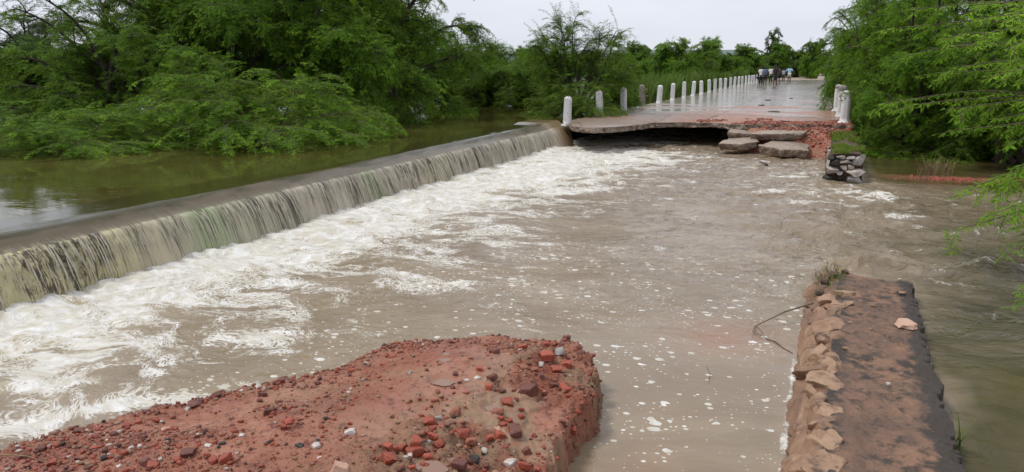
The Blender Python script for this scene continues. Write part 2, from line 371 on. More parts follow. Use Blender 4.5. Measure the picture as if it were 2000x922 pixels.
# ------------------------------------------------------------------ river surface (downstream)
ZW = -.72
def river_fields(X, Y):
    dw = X + 6.82                                         # distance from the foot of the falls
    c, s = math.cos(R(24)), math.sin(R(24))
    A = X * c + Y * s; B = -X * s + Y * c                 # along / across the current
    wx = X + .5 * (fbm(X * .5, Y * .5, 3, 50) - .5); wy = Y + .9 * (fbm(X * .5, Y * .5, 3, 60) - .5)
    near = sm(21.8, 20.2, Y)
    wd = 1.45 + .85 * fbm(Y * .45, X * 0, 3, 5) + .3 * sm(5, 9, Y) + .1 * sm(12, 17, Y) - .35 * sm(4.6, 3.2, Y)
    foam = 1.04 - sm(.2, 1.0, dw / wd) * .55 - sm(.95, 2.0, dw / wd) * .43
    foam = foam + .15 * (fbm(A * .8, B * 2.0, 4, 15) - .5) * sm(.2, .6, dw / wd)
    foam = foam - .08 * sm(3.0, 4.5, dw); foam = np.where(dw > 0, foam, 1.) - (1 - near) * .35
    # foam drifting along the broken red edge, and the lacy arms on the left
    def seg(x0, y0, x1, y1, wdt, amp):
        d = np.array([x1 - x0, y1 - y0]); l = np.hypot(*d); d = d / l
        px, py = wx - x0, wy - y0; t = np.clip(px * d[0] + py * d[1], 0, l)
        return amp * np.exp(-(((px - t * d[0]) ** 2 + (py - t * d[1]) ** 2) / wdt ** 2))
    arms = seg(-4.9, 2.6, -4.35, 3.6, .16, .50) + seg(-4.35, 3.6, -3.5, 4.35, .12, .42) + seg(-5.3, 3.0, -5.2, 4.3, .13, .42) + seg(-5.6, 3.2, -4.8, 3.9, .10, .3) \
        + seg(-3.4, 4.3, -2.6, 4.7, .13, .33) + seg(-4.2, 5.2, -2.4, 6.2, .22, .26) + seg(-4.2, 7.0, -2.2, 8.0, .30, .26) + seg(-3.9, 9.2, -1.5, 10.2, .3, .22) \
        + seg(-4.5, 20.6, -2.4, 21.2, .35, .30) + seg(-5.2, 19.6, -3.4, 18.8, .35, .32) + seg(-.35, 17.2, .1, 19.5, .30, .28)
    foam = foam + arms
    calm = sm(7.4, 5.6, Y) * sm(-2.3, -1.4, X) * sm(.6, .1, X)
    foam = foam - .5 * calm
    rapids = sm(11.5, 14.5, Y) * sm(2.2, .6, X) * sm(-6.5, -5.2, X)
    foam = foam + rapids * .04 + rapids * .12 * sm(-2.5, -5, X)
    # waves
    tur = np.exp(-np.clip(dw, 0, 9) / 1.3) * (dw > -.5)
    right = sm(.2, 1.2, X) * sm(7.5, 9.5, Y) * sm(17.0, 15.5, Y) * sm(8, 4, X)
    pond = np.maximum(sm(1.0, 1.5, X) * sm(16.9, 17.8, Y), sm(.9, 1.3, X) * sm(8.2, 6.8, Y))
    gap = sm(-1.8, .3, X) * sm(7.8, 9.2, Y) * sm(17.5, 15, Y)
    amp1 = .005 + .034 * rapids + .032 * np.maximum(right, gap) + .006 * sm(5, 8, Y) * (1 - pond)
    amp1 = amp1 * (1 - .8 * calm) * (1 - .9 * pond)
    rid = lambda n: 1 - np.abs(2 * n - 1)
    w1 = rid(fbm(A * 1.1 + .6 * fbm(X, Y, 2, 80), B * 2.0, 3, 31)) - .6
    w2 = rid(fbm(A * 2.8, B * 4.5, 3, 41, .55)) - .6
    Z = amp1 * (2.0 * w1 + 1.1 * w2)
    Z = Z + tur * (.06 * fbm(X * 1.6, Y * 1.3, 3, 71) + .05 * rid(fbm(X * 4, Y * 3.4, 3, 74))) + .05 * np.exp(-np.clip(dw, 0, 9) / .16) * fbm(X * 5, Y * 4.5, 3, 79)
    Z = Z + .085 * sm(.3, 1.0, foam) * (fbm(A * 4.5, B * 6, 4, 77, .6) - .45)
    # hydraulic humps
    for hx, hy, ha, rx, ry, ro in [(.62, 9.55, .15, .42, .14, 10), (1.95, 9.85, .14, .5, .16, 28), (.1, 11.3, -.12, .35, .45, 60), (.42, 11.25, .12, .40, .14, 40),
                                   (1.2, 14.8, .10, .22, .10, 15), (3.1, 15.7, .09, .30, .10, 5), (2.4, 12.2, .09, .5, .14, 30), (1.4, 12.9, .08, .45, .15, 15), (-1.2, 18.6, .10, .22, .15, 0), (3.3, 11.3, .09, .6, .15, 25)]:
        cc, ss = math.cos(R(ro)), math.sin(R(ro)); u = (X - hx) * cc + (Y - hy) * ss; v = -(X - hx) * ss + (Y - hy) * cc
        v = v + .12 * (fbm(X * 3, Y * 3, 2, 90) - .5)
        g = np.exp(-(u / rx) ** 2 - (v / ry) ** 2); Z = Z + ha * g
        if ha > 0: foam = foam + .26 * np.exp(-(u / rx) ** 2 * 1.3 - ((v - ry * .25) / (ry * .6)) ** 2)
    foam = foam - np.maximum(right, gap) * .03 + .38 * sm(.02, .06, Z) * (rapids + .6 * right) - .6 * pond
    # white lines where the water meets the near wall and the red mound's flank
    wl = np.exp(-((X - wall_foot(Y) + .02) / .035) ** 2) * sm(6.6, 6.0, Y)
    foam = foam + wl * 1.2
    foam = foam + 1.0 * np.exp(-((X + .86) / .12) ** 2 - ((Y - 3.95) / .30) ** 2)
    Z = Z + .012 * wl
    spot = np.maximum(calm, sm(.6, .3, X) * sm(-5.5, -3.5, X) * sm(10.5, 8.5, Y) * .85) * (1 - pond)
    wn = X + 1.1 * (fbm(A * .9, B * 1.8, 3, 95) - .5); clear = np.clip(sm(.5, 1.9, wn) * sm(17.5, 9, Y) * .8 + sm(.6, 1.4, wn) * sm(8.6, 6.5, Y) * (X > .8) + pond * sm(12, 15, Y) + .35 * sm(.8, 3, wn), 0, 1)
    red = .75 * np.exp(-((X + .55) / .45) ** 2 - ((Y - 6.6) / .45) ** 2) + .55 * np.exp(-((X + .75) / .25) ** 2 - ((Y - 3.2) / 1.1) ** 2) \
        + .8 * np.exp(-((Y - 18.05 - .1 * X) / .45) ** 2) * sm(1.0, 1.7, X) + .5 * np.exp(-((X + .7) / .3) ** 2 - ((Y - 17.9) / .3) ** 2)
    red = red * (.5 + .8 * fbm(A * 2, B * 4, 3, 19))
    chop = np.clip(.25 + .75 * np.maximum(np.maximum(rapids, right), gap) + .4 * tur + .15 * sm(5, 9, Y) - .35 * calm - .35 * pond, 0, 1)
    return Z, foam, spot, clear, np.clip(red, 0, 1), chop
def wall_l(y): return np.interp(y, [2, 4, 8.2], [.11, .16, .33])      # left edge of the near wall's top
def wall_r(y): return np.interp(y, [2, 4.2, 8.4], [.80, .86, 1.02])
def wall_foot(y): return np.interp(y, [2, 4.3, 8.5], [-.06, -.01, .05])

def make_river():
    ys = [0.]
    while ys[-1] < 29: ys.append(ys[-1] + max(.022, min(.07, .0045 * (ys[-1] + 1))))
    xs = np.arange(-6.98, 6.0, .027); xs = np.concatenate([xs, np.arange(6.0, 14, .12)])
    X, Y = np.meshgrid(xs, np.array(ys), indexing='ij')
    Z, foam, spot, clear, red, chop = river_fields(X, Y)
    V = np.stack([X, Y, ZW + Z], -1).reshape(-1, 3)
    o = mesh('river_water', V, grid_faces(*X.shape), MT['river'], smooth=True, attrs=dict(foam=foam, spot=spot, clear=clear, red=red, chop=chop))
    tag(o, kind='structure')
    # far reach of the same water
    q = [(14, -20), (80, -20), (80, 90), (14, 90), (14, 29), (1.0, 29), (1.0, 90)]
    V = [(14, -20, ZW), (80, -20, ZW), (80, 90, ZW), (14, 90, ZW), (.9, 29, ZW), (14, 29, ZW), (.9, 90, ZW), (-6.98, -20, ZW), (14, 0, ZW), (-6.98, 0, ZW)]
    o = mesh('river_water', V, [(0, 1, 2, 3), (4, 5, 3, 6), (7, 0, 8, 9)], MT['river'], attrs=dict(foam=[-.5] * 10, spot=[0] * 10, clear=[1] * 10, red=[0] * 10, chop=[.1] * 10))
    tag(o, kind='structure')
make_river()

# ------------------------------------------------------------------ upstream pool
ZP = -.035
o = mesh('pool_water', [(-8.1, -30, ZP), (-8.1, 60, ZP), (-160, 60, ZP), (-160, -30, ZP), (-8.1, 22.6, ZP), (-6.9, 22.6, ZP), (-6.9, 60, ZP)], [(0, 4, 1, 2, 3), (4, 5, 6, 1)], MT['pool'])
tag(o, kind='structure')

# ------------------------------------------------------------------ water over the weir
def make_falls():
    s = np.arange(0.0, 22.45, .0125); nt_ = 56
    tt = np.linspace(0, 1, nt_)
    S, T = np.meshgrid(s, tt, indexing='ij')
    brown = sm(20.7, 21.3, S)
    a = np.clip(T / .34, 0, 1)                            # approach over the sill
    lead = .85 + .25 * (fbm(S * .7, S * 0, 3, 3) - .5) * 2
    x = -8.1 + a * 1.02
    z = ZP - .068 * sm(.76, .96, a + .12 * (fbm(S * .55, S * 0, 2, 8) - .5)) - .055 * np.clip((a - .7) / .3, 0, 1) ** 2
    z = z + .034 * (fbm(S * .9 + a * 2, a * 6 - S * .3, 3, 12) - .5) * np.sin(a * math.pi) * 1.6 * sm(.45, .75, a)
    b = np.clip((T - .34) / .66, 0, 1)
    tau = b * .355
    vx = .76 + .42 * (fbm(S * .9, S * 0, 3, 6) - .45) + .30 * (fbm(S * 3.2, S * 0, 2, 16) - .5) + brown * .9 * sm(22.5, 21.6, S)
    x = x + vx * tau + .03 * b
    z = z - .5 * 9.8 * tau ** 2 - .03 * b
    z = z + brown * .05 * (1 - b)
    wob = S + .05 * fbm(S * 3, T * 2, 2, 33)
    rid = (fbm(wob * 22, T * 1.6, 3, 22, .6) - .5) * .055 + (fbm(wob * 6, T * 1.2, 2, 25) - .5) * .06
    rid = rid + (fbm(wob * 14, T * 9, 3, 27, .6) - .5) * .08 * sm(7.0, 5.4, S)
    x = x + rid * sm(.0, .5, b) * (1 - .85 * brown)
    V = np.stack([x, S, z], -1).reshape(-1, 3)
    green = .9 * np.exp(-((S - 7.3) / .30) ** 2) + .8 * np.exp(-((S - 11.2) / .25) ** 2) + .35 * np.exp(-((S - 8.0) / .8) ** 2)
    yel = sm(7.5, 5.5, S) * .9 + .4 * sm(12.5, 13.2, S) * sm(14.6, 14, S)
    broken = sm(6.4, 5.2, S) + .8 * np.exp(-((S - 12.6) / .5) ** 2)
    o = mesh('waterfall', V, grid_faces(*S.shape), MT['falls'], smooth=True, attrs=dict(s=S, t=T, brown=brown, green=np.clip(green, 0, 1), yel=yel, broken=np.clip(broken, 0, 1)))
    tag(o, kind='structure')
    # loose strands in front of the sheet
    V, Fc, A = [], [], {k: [] for k in ('s', 't', 'brown', 'green', 'yel', 'broken')}
    n = 0
    for i in range(900):
        y0 = rng.uniform(.5, 20.6); t0 = rng.uniform(.02, .2); t1 = t0 + rng.uniform(.06, .2); v = .62 + .25 * (fbm(np.array(y0 * .9), np.array(0.), 3, 6) - .35) + rng.uniform(-.04, .12)
        wd = rng.uniform(.003, .011); dr = rng.uniform(-.05, .05)
        for k in range(6):
            ta = t0 + (min(t1, .345) - t0) * k / 5; xx = -7.06 + (v + .22) * ta; zz = -.143 - 4.9 * ta ** 2; ww = wd * math.sin(math.pi * (k + .35) / 5.7)
            for sg, dx in ((-1, 0), (0, .007), (1, 0)):
                V.append((xx + dx, y0 + dr * ta + sg * ww, zz))
                A['s'].append(y0 * 3.3 + sg * .01); A['t'].append(.95); A['brown'].append(0); A['green'].append(0); A['yel'].append(float(y0 < 6.5)); A['broken'].append(.5)
            if k: 
                q = n + k * 3
                Fc += [(q - 3, q - 2, q + 1, q), (q - 2, q - 1, q + 2, q + 1)]
        n += 18
    o = mesh('water_strands', np.array(V), np.array(Fc), MT['strand'], smooth=True); tag(o, kind='stuff', label='thin strands of water falling in front of the weir', cat='water')
make_falls()

# ------------------------------------------------------------------ generic builders
def box_mesh(x0, x1, y0, y1, z0, z1):
    V = [(x, y, z) for z in (z0, z1) for y in (y0, y1) for x in (x0, x1)]
    return V, [(0, 2, 3, 1), (4, 5, 7, 6), (0, 1, 5, 4), (2, 6, 7, 3), (0, 4, 6, 2), (1, 3, 7, 5)]
import bmesh
_ico = {}
def ico(sub):
    if sub not in _ico:
        bm = bmesh.new(); bmesh.ops.create_icosphere(bm, subdivisions=sub, radius=1)
        V = np.array([v.co[:] for v in bm.verts]); Fc = np.array([[v.index for v in f.verts] for f in bm.faces]); bm.free(); _ico[sub] = (V, Fc)
    return _ico[sub]
def rock(size, seed, sub=3, box=.6, ang=9, rough=.05, bj=.16):
    """angular lump: a ball cut by random planes, roughened"""
    r = np.random.default_rng(seed); V, Fc = ico(sub); V = V.copy() * 1.35
    N = r.normal(size=(ang, 3)); N /= np.linalg.norm(N, axis=1)[:, None]
    Bx = np.array([(1, 0, 0), (-1, 0, 0), (0, 1, 0), (0, -1, 0), (0, 0, 1), (0, 0, -1)], float) + r.normal(size=(6, 3)) * bj
    Bx /= np.linalg.norm(Bx, axis=1)[:, None]
    for nn, d in [(q, r.uniform(.62, .8)) for q in Bx] + [(q, r.uniform(.78, 1.0)) for q in N]:
        e = V @ nn - d; V = V - np.outer(np.clip(e, 0, None), nn)
    n = fbm(V[:, 0] * 2.3 + seed, V[:, 1] * 2.3 + V[:, 2] * 1.7, 3, seed % 97) - .5
    V = V * (1 + rough * 2 * n)[:, None]
    return V * np.array(size) / 1.05, Fc
def rotz(V, a):
    c, s = math.cos(a), math.sin(a); return np.stack([V[:, 0] * c - V[:, 1] * s, V[:, 0] * s + V[:, 1] * c, V[:, 2]], -1)
def rotx(V, a):
    c, s = math.cos(a), math.sin(a); return np.stack([V[:, 0], V[:, 1] * c - V[:, 2] * s, V[:, 1] * s + V[:, 2] * c], -1)
def cat(parts):
    Vs, Fs, n = [], [], 0
    for V, Fc in parts: Vs.append(V); Fs.append(np.asarray(Fc) + n); n += len(V)
    return np.concatenate(Vs), np.concatenate(Fs)
def slab(poly, z1, z0, jit=.03, seed=0, seg=.06, under=.0):
    """plate with a crumbly edge; returns V, faces (top ngon + side quads)"""
    pts = []
    for i, a in enumerate(poly):
        b = poly[(i + 1) % len(poly)]; l = math.dist(a, b); k = max(1, min(120, int(l / seg)))
        for j in range(k): t = j / k; pts.append((a[0] + (b[0] - a[0]) * t, a[1] + (b[1] - a[1]) * t))
    pts = np.array(pts); n = len(pts); i = np.arange(n)
    tang = np.roll(pts, -1, 0) - np.roll(pts, 1, 0); tang /= np.linalg.norm(tang, axis=1)[:, None] + 1e-9
    nor = np.stack([tang[:, 1], -tang[:, 0]], -1)
    rings = []
    zs = [z1, z1 - .008, z1 - (z1 - z0) * .3, z1 - (z1 - z0) * .55, z1 - (z1 - z0) * .8, z0]
    for k, z in enumerate(zs):
        d = (fbm(pts[:, 0] * 5, pts[:, 1] * 5 + (0 if k < 2 else k * 3.1), 5, seed, .7) - .5) * jit * 2.4 + (cells(pts[:, 0] * 3.2, pts[:, 1] * 3.2, seed)[2] - .5) * jit * 1.3 + (.008 if k == 1 else 0) - under * (max(0, k - 2) / 3) 
        zz = z + (0 if k < 2 else 1) * (fbm(pts[:, 0] * 3, pts[:, 1] * 3, 3, seed + 5) - .5) * .07 * (k / 5)
        rings.append(np.column_stack([pts + nor * d[:, None], np.broadcast_to(zz, n)]))
    V = np.concatenate(rings); m_ = len(zs)
    Fc = [list(range(n)), list(range((m_ - 1) * n, m_ * n))[::-1]]
    for k in range(m_ - 1):
        for j in range(n): a = k * n + j; b = k * n + (j + 1) % n; Fc.append((a, a + n, b + n, b))
    return V, Fc

# ------------------------------------------------------------------ road deck
DECK_END = 230
deck_polys = [
    [(-6.95, 22.3), (-6.55, 21.35), (-6.2, 20.6), (-5.8, 20.1), (-5.45, 20.05), (-5.1, 20.45), (-4.8, 21.15), (-4.55, 22.0), (-4.42, 22.7), (-4.40, 24.0), (-4.52, 25.3), (-4.60, 27.2), (-4.62, 27.23), (-6.95, 27.23)],
    [(-4.40, 22.75), (-4.0, 22.9), (-3.6, 23.15), (-3.16, 23.25), (-3.08, 27.23), (-4.58, 27.23), (-4.50, 25.3), (-4.38, 24.0)],
    [(-3.14, 23.25), (-2.7, 23.3), (-2.3, 22.9), (-1.9, 22.75), (-1.3, 22.95), (-.6, 23.2), (.2, 23.4), (.98, 23.5), (.98, 27.23), (-3.055, 27.23)],
]
Vs, Fs, n, mi = [], [], 0, []
for k, pl in enumerate(deck_polys):
    V, Fc = slab(pl, 0, -.15 if k < 3 else -.3, .075 if k < 3 else .004, 11 + k, .04 if k < 3 else .5, -.02)
    Vs.append(V); Fs += [tuple(i + n for i in f) for f in Fc]; n += len(V)
for xa, xb in ((-6.95, -3.07), (-3.05, .98)):              # the two unbroken lanes
    gx = np.linspace(xa, xb, 9); gy = np.concatenate([np.arange(27.235, 60, .5), np.arange(60, DECK_END + 1, 2)])
    GX, GY = np.meshgrid(gx, gy, indexing='ij'); V = np.stack([GX, GY, 0 * GX], -1).reshape(-1, 3); Fs += [tuple(f + n) for f in grid_faces(*GX.shape)]; Vs.append(V); n += len(V)
    V, Fc = box_mesh(xa, xb, 27.24, DECK_END, -.3, -.002); Vs.append(np.array(V)); Fs += [tuple(i + n for i in f) for f in Fc]; n += len(V)
order = sorted(range(len(Fs)), key=lambda i: len(Fs[i]))
Fs = [Fs[i] for i in order]
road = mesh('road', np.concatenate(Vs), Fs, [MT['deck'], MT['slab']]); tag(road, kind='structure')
for p_ in road.data.polygons: p_.material_index = 0 if p_.normal.z > .95 else 1

# earth under and behind the broken road end
xs = np.arange(-6.9, .99, .045); ys = np.arange(19.6, 32, .045)
X, Y = np.meshgrid(xs, ys, indexing='ij')
lip = np.interp(X, [-6.9, -4.4, -3.0, -2.3, -1.6, -.6, .3, 1.2], [31, 31, 29.5, 23.2, 21.6, 21.3, 20.5, 20.3]) + .5 * (fbm(X * 1.5, Y * 0, 3, 7) - .5)
top = np.interp(X, [-6.9, -3.2, -2.2, -.5, .3, 1.2], [-.19, -.19, -.12, -.10, -.12, -.16])
wdt = np.interp(X, [-6.9, -3, -1.5, 0, 1.2], [1.2, 1.0, 1.5, 1.9, 2.2])
Z = -1.0 + (1.0 + top) * sm(0, 1, (Y - lip + .3) / wdt)
Z = Z + (.10 * (fbm(X * 3, Y * 3, 4, 9) - .5) + .05 * (fbm(X * 11, Y * 11, 3, 4) - .5)) * sm(25.5, 23.8, Y)
on = sm(-2.9, -2.2, X) * sm(24.1, 23.3, Y + .5 * (fbm(X * 2, Y * 2, 3, 14) - .5)) * sm(21.4, 22.4, Y)
Z = np.where(Y > 24.8, np.minimum(Z, -.06), Z); Z = np.where(X < -2.5, np.minimum(Z, -.2), Z)
V = np.stack([X, Y, Z], -1).reshape(-1, 3)
mesh('ground', V, grid_faces(*X.shape), MT['soil'], smooth=True, attrs=dict(pale=np.clip(.6 * (X < -2.4) + .2, 0, 1) + 0 * X, wet=.3 + 0 * X))['kind'] = 'structure'

# red rubble washed over the broken road end
def scatter(name, pts, sizes, mats_, seed, label, cat_, sub=1, flat=.7, frac=None):
    r = np.random.default_rng(seed); parts = [[] for _ in mats_]; 
    protos = [rock((1, 1, flat), 300 + k, sub, .6, 5, .05) for k in range(7)]
    Vs, Fs, mi, n = [], [], [], 0
    ch = r.choice(len(mats_), len(pts), p=frac)
    for i, p in enumerate(pts):
        V, Fc = protos[i % 7]; V = V * sizes[i] * r.uniform(.7, 1.3, 3); V = rotx(V, r.uniform(-.5, .5)); V = rotz(V, r.uniform(0, 6.3)) + np.array(p)
        Vs.append(V); Fs.append(Fc + n); n += len(V); mi.append(np.full(len(Fc), ch[i]))
    o = mesh(name, np.concatenate(Vs), np.concatenate(Fs), mats_); o.data.polygons.foreach_set('material_index', np.concatenate(mi).astype(np.int32))
    return tag(o, label, cat_, kind='stuff')
pts, sz = [], []
rr = np.random.default_rng(5)
while len(pts) < 3400:
    x = rr.uniform(-3.3, .93); y = rr.uniform(20.7, 25.6)
    dens = float(fbm(np.array(x * 1.3), np.array(y * 2.2), 3, 44))
    lim = .36 + max(0, (-x - 1.3)) * .13 + max(0, y - 24.0) * .22
    if dens < lim: continue
    ed = float(np.interp(x, [-3.1, -2.3, -1.9, -.6, .98], [23.25, 22.9, 22.75, 23.2, 23.5]))
    if y > ed: z = .0
    else:
        j = int((x + 6.9) / .045); k = int((y - 19.6) / .045); z = float(Z[min(j, Z.shape[0] - 1), min(k, Z.shape[1] - 1)])
        if z < ZW - .05 or x < -2.4: continue
    s_ = rr.uniform(.018, .055) * (1.5 if rr.random() < .08 else 1) * (1 if y < ed else .8)
    pts.append((x, y, z + s_ * .25)); sz.append(s_)
scatter('brick_rubble', pts, sz, [MT['brick'], MT['brickd'], MT['brickp'], MT['stonet']], 6, 'crushed red brick rubble washed over the broken end of the road', 'rubble', frac=[.30, .40, .2, .10])

def thing_rock(name, xyz, size, seed, mat, label, cat_, rz=0, rx=0, sub=3, group=None, ang=9, rough=.05):
    V, Fc = rock(size, seed, sub, .6, ang, rough); V = rotx(V, rx); V = rotz(V, rz)
    o = mesh(name, V, Fc, mat, loc=xyz); return tag(o, label, cat_, group)
def thing_slab(name, poly, z1, z0, seed, tilt, label, cat_, mats_):
    c = np.mean(poly, 0); V, Fc = slab([(a - c[0], b - c[1]) for a, b in poly], z1 - z0, 0, .05, seed, .05, .06)
    Fc = sorted(Fc, key=len); o = mesh(name, V, Fc, mats_, loc=(c[0], c[1], z0))
    for p_ in o.data.polygons: p_.material_index = 0 if p_.normal.z > .93 else 1
    o.rotation_euler = tilt; return tag(o, label, cat_)
SL = [m_stone('tan_concrete', (.25, .19, .145), (.37, .30, .24), (.12, .08, .06), .6), MT['slab']]
thing_slab('concrete_slab', [(-1.30, 20.95), (-.75, 20.6), (-.1, 20.75), (-.12, 21.6), (-.55, 22.2), (-1.05, 21.9)], -.40, -.62, 21, (R(4), R(3), 0), 'largest broken concrete slab lying tilted at the water below the road end', 'slab', SL)
thing_slab('concrete_slab', [(-1.6, 21.9), (-1.0, 21.75), (-.25, 21.95), (-.15, 22.7), (-1.2, 22.8)], -.13, -.32, 22, (R(3), R(-2), 0), 'flat broken slab with dark gap under it, just above the largest slab', 'slab', SL)
thing_slab('concrete_slab', [(-2.35, 21.5), (-1.8, 21.2), (-1.4, 21.5), (-1.5, 22.2), (-2.2, 22.3)], -.36, -.55, 23, (R(6), R(-5), 0), 'thin grey slab leaning toward the water left of the largest slab', 'slab', SL)
thing_slab('concrete_slab', [(-2.3, 22.2), (-1.75, 22.1), (-1.5, 22.6), (-2.1, 22.8)], -.17, -.33, 24, (R(5), R(4), .2), 'small pale slab piece wedged under the cracked road edge', 'slab', SL)
rk = [(1452, 262, -.35, .14, 'stoneg', 'grey rock under the broken road lip above the thin slab'), (1470, 262, -.3, .12, 'stonet', 'brown rock touching the small pale slab'), (1500, 281, -.6, .15, 'stoneg', 'grey rock propping the left corner of the largest slab'),
      (1575, 287, -.5, .15, 'stonet', 'brown rock right of the largest slab'), (1590, 295, -.62, .13, 'stonep', 'dusty rock at the waterline near the grassy wall'), (1538, 297, -.68, .12, 'stoned', 'dark wet rock below the largest slab'),
      (1508, 294, -.70, .11, 'stoned', 'small dark rock at the foot of the largest slab'), (1585, 275, -.4, .12, 'stoneg', 'grey rock in the red rubble slope'), (1520, 268, -.32, .12, 'stonet', 'tan rock filling the dark gap between two slabs'), (1440, 283, -.68, .11, 'stoneg', 'low grey rock awash beside the black one'),
      (1445, 278, -.62, .20, 'stoned', 'black wet rock at the waterline right of the dark hollow'), (1465, 283, -.6, .22, 'stoneg', 'rounded grey rock between the leaning slab and the black rock'),
      (1482, 275, -.55, .13, 'stonet', 'tan rock in the gap left of the largest slab'), (1477, 288, -.66, .17, 'stonet', 'rusty brown rock touching the water left of the largest slab'),
      (1550, 277, -.42, .16, 'stonep', 'pinkish rock behind the largest slab among red rubble'), (1572, 262, -.2, .15, 'stonet', 'dusty rock in red rubble near the right white posts'),
      (1415, 262, -.45, .13, 'stoned', 'dark rock on the earth bank inside the hollow'), (1432, 268, -.6, .16, 'stoneg', 'grey rock at the right end of the dark hollow'),
      (1490, 325, -.70, .13, 'stoned', 'black rock tip breaking the brown rapids in mid stream')]
for k, (px, py, z, s_, mt, lb) in enumerate(rk):
    thing_rock('rock', P(px, py, z), (s_ * 1.3, s_, s_ * .8), 50 + k, MT[mt], lb, 'rock', k)

# ------------------------------------------------------------------ white guard posts
def post_mesh(w0=.105, h=.9, seed=0, rounded=False):
    """chamfered concrete post with a low domed cap"""
    prof = [(1.45, 0.), (1.4, .05), (1.0, .07), (1., .15), (.99, h * .35), (.98, h * .6), (.96, h - .13), (.97, h - .10), (.9, h - .055), (.66, h - .018), (.3, h)]
    c = .5 if rounded else .72
    base = [(1, -c), (1, c), (c, 1), (-c, 1), (-1, c), (-1, -c), (-c, -1), (c, -1)]
    V, Fc = [], []
    sub = []
    for i, a in enumerate(base):
        b = base[(i + 1) % 8]; k = 4 if i % 2 == 0 else 2
        for j in range(k): sub.append((a[0] + (b[0] - a[0]) * j / k, a[1] + (b[1] - a[1]) * j / k))
    n = len(sub)
    for r_, z in prof:
        for x, y in sub: V.append((x * w0 * r_, y * w0 * r_, z))
    V = np.array(V); q = (fbm(V[:, 0] * 9 + V[:, 1] * 7 + seed, V[:, 2] * 7, 4, seed) - .5) * .025
    V[:, 0] *= 1 + q / w0 * .5; V[:, 1] *= 1 + q / w0 * .5
    for k in range(len(prof) - 1):
        for j in range(n): a = k * n + j; b = k * n + (j + 1) % n; Fc.append((a, b, b + n, a + n))
    Fc.append(tuple(range((len(prof) - 1) * n, len(prof) * n))); return V, Fc
posts_y = [21.75, 25.44, 28.89, 32.31, 35.92, 39.45, 43.06, 46.33, 49.88, 53.57, 56.73, 60.13, 63.22, 67.03, 70.4, 74.12, 77.7, 81.62, 85.3, 88.62, 92.2, 96.07]
ordw = ['nearest', 'second', 'third', 'fourth', 'fifth', 'sixth', 'seventh', 'eighth', 'ninth', 'tenth', 'eleventh', 'twelfth', 'thirteenth', 'fourteenth', 'fifteenth', 'sixteenth', 'seventeenth', 'eighteenth', 'nineteenth', 'twentieth', 'twenty first', 'farthest']
protos = []
for k in range(4):
    V, Fc = post_mesh(.105, .86 + .03 * k, k); o = mesh('guard_post', V, Fc, MT['paint'], smooth=False); protos.append(o)
extra = {0: 'at the corner where the weir begins', 1: 'standing alone left of the dark bush', 2: 'half hidden by bush twigs', 3: 'weathered and stained, with broken rail stubs', 4: 'with reeds behind it'}
for i, y in enumerate(posts_y):
    o = protos[i] if i < 4 else protos[i % 4].copy()
    if i >= 4: COL.objects.link(o)
    if i == 3:
        o.data.materials.clear(); o.data.materials.append(MT['concrete'])
        for zz in (.45, .72):
            V, Fc = box_mesh(-.22, .24, -.025, .025, zz, zz + .05); mesh('rail_stub', V, Fc, MT['concrete'], o)
    if i % 4 == 3 and i > 3: o.data = protos[1].data
    o.location = (-6.78, y, -.06 if i else -.10); o.rotation_euler = (R(random.uniform(-1.5, 1.5)), R(random.uniform(-4, 4)), R(random.uniform(-9, 9)))
    if i < 3: o.rotation_euler[1] = R([1.5, -3, -2][i])
    tag(o, f'white post, {ordw[i]} of the left road edge' + (', ' + extra[i] if i in extra else ''), 'post', 'white posts along the left road edge')
for i, (x, y, h, lb) in enumerate([(.79, 24.75, .96, 'thick white post with black stains, nearest on the right road edge'), (.76, 28.0, 1.04, 'white post just behind the nearest right one'), (.72, 31.6, 1.0, 'third white post of the right road edge, mostly hidden'),
                                   (.85, 62, .9, 'white post of the right road edge at the overhanging twigs'), (.85, 72, .9, 'farthest white post of the right road edge under the tree')]):
    V, Fc = post_mesh(.128, h, 20 + i, True); o = mesh('guard_post', V, Fc, MT['paint']); o.location = (x, y, -.03); o.rotation_euler = (0, R(random.uniform(-1, 1)), 0)
    tag(o, lb, 'post', 'white posts along the right road edge')

# ------------------------------------------------------------------ weir wall under the falls
V, Fc = box_mesh(-8.0, -7.02, -3, 22.3, -1.2, -.21)
tag(mesh('weir_wall', V, Fc, MT['mortar']), 'dark stone weir wall behind the sheet of falling water', 'wall')

# ------------------------------------------------------------------ far masonry wall stub with grass
def tube(points, radii, sides=6):
    pts = np.array(points, float); n = len(pts); tg = np.gradient(pts, axis=0); tg /= np.linalg.norm(tg, axis=1)[:, None] + 1e-9
    ref = np.array([0, 0, 1.]) if abs(tg[0, 2]) < .9 else np.array([1., 0, 0])
    a = np.cross(tg, ref); a /= np.linalg.norm(a, axis=1)[:, None] + 1e-9; b = np.cross(tg, a)
    th = np.arange(sides) * 2 * math.pi / sides; rad = np.array(radii)[:, None, None]
    V = pts[:, None, :] + rad * (np.cos(th)[None, :, None] * a[:, None, :] + np.sin(th)[None, :, None] * b[:, None, :])
    V = V.reshape(-1, 3); i = np.arange(n - 1)[:, None] * sides + np.arange(sides)[None, :]; j = np.arange(n - 1)[:, None] * sides + (np.arange(sides)[None, :] + 1) % sides
    Fc = np.stack([i, j, j + sides, i + sides], -1).reshape(-1, 4); return V, Fc
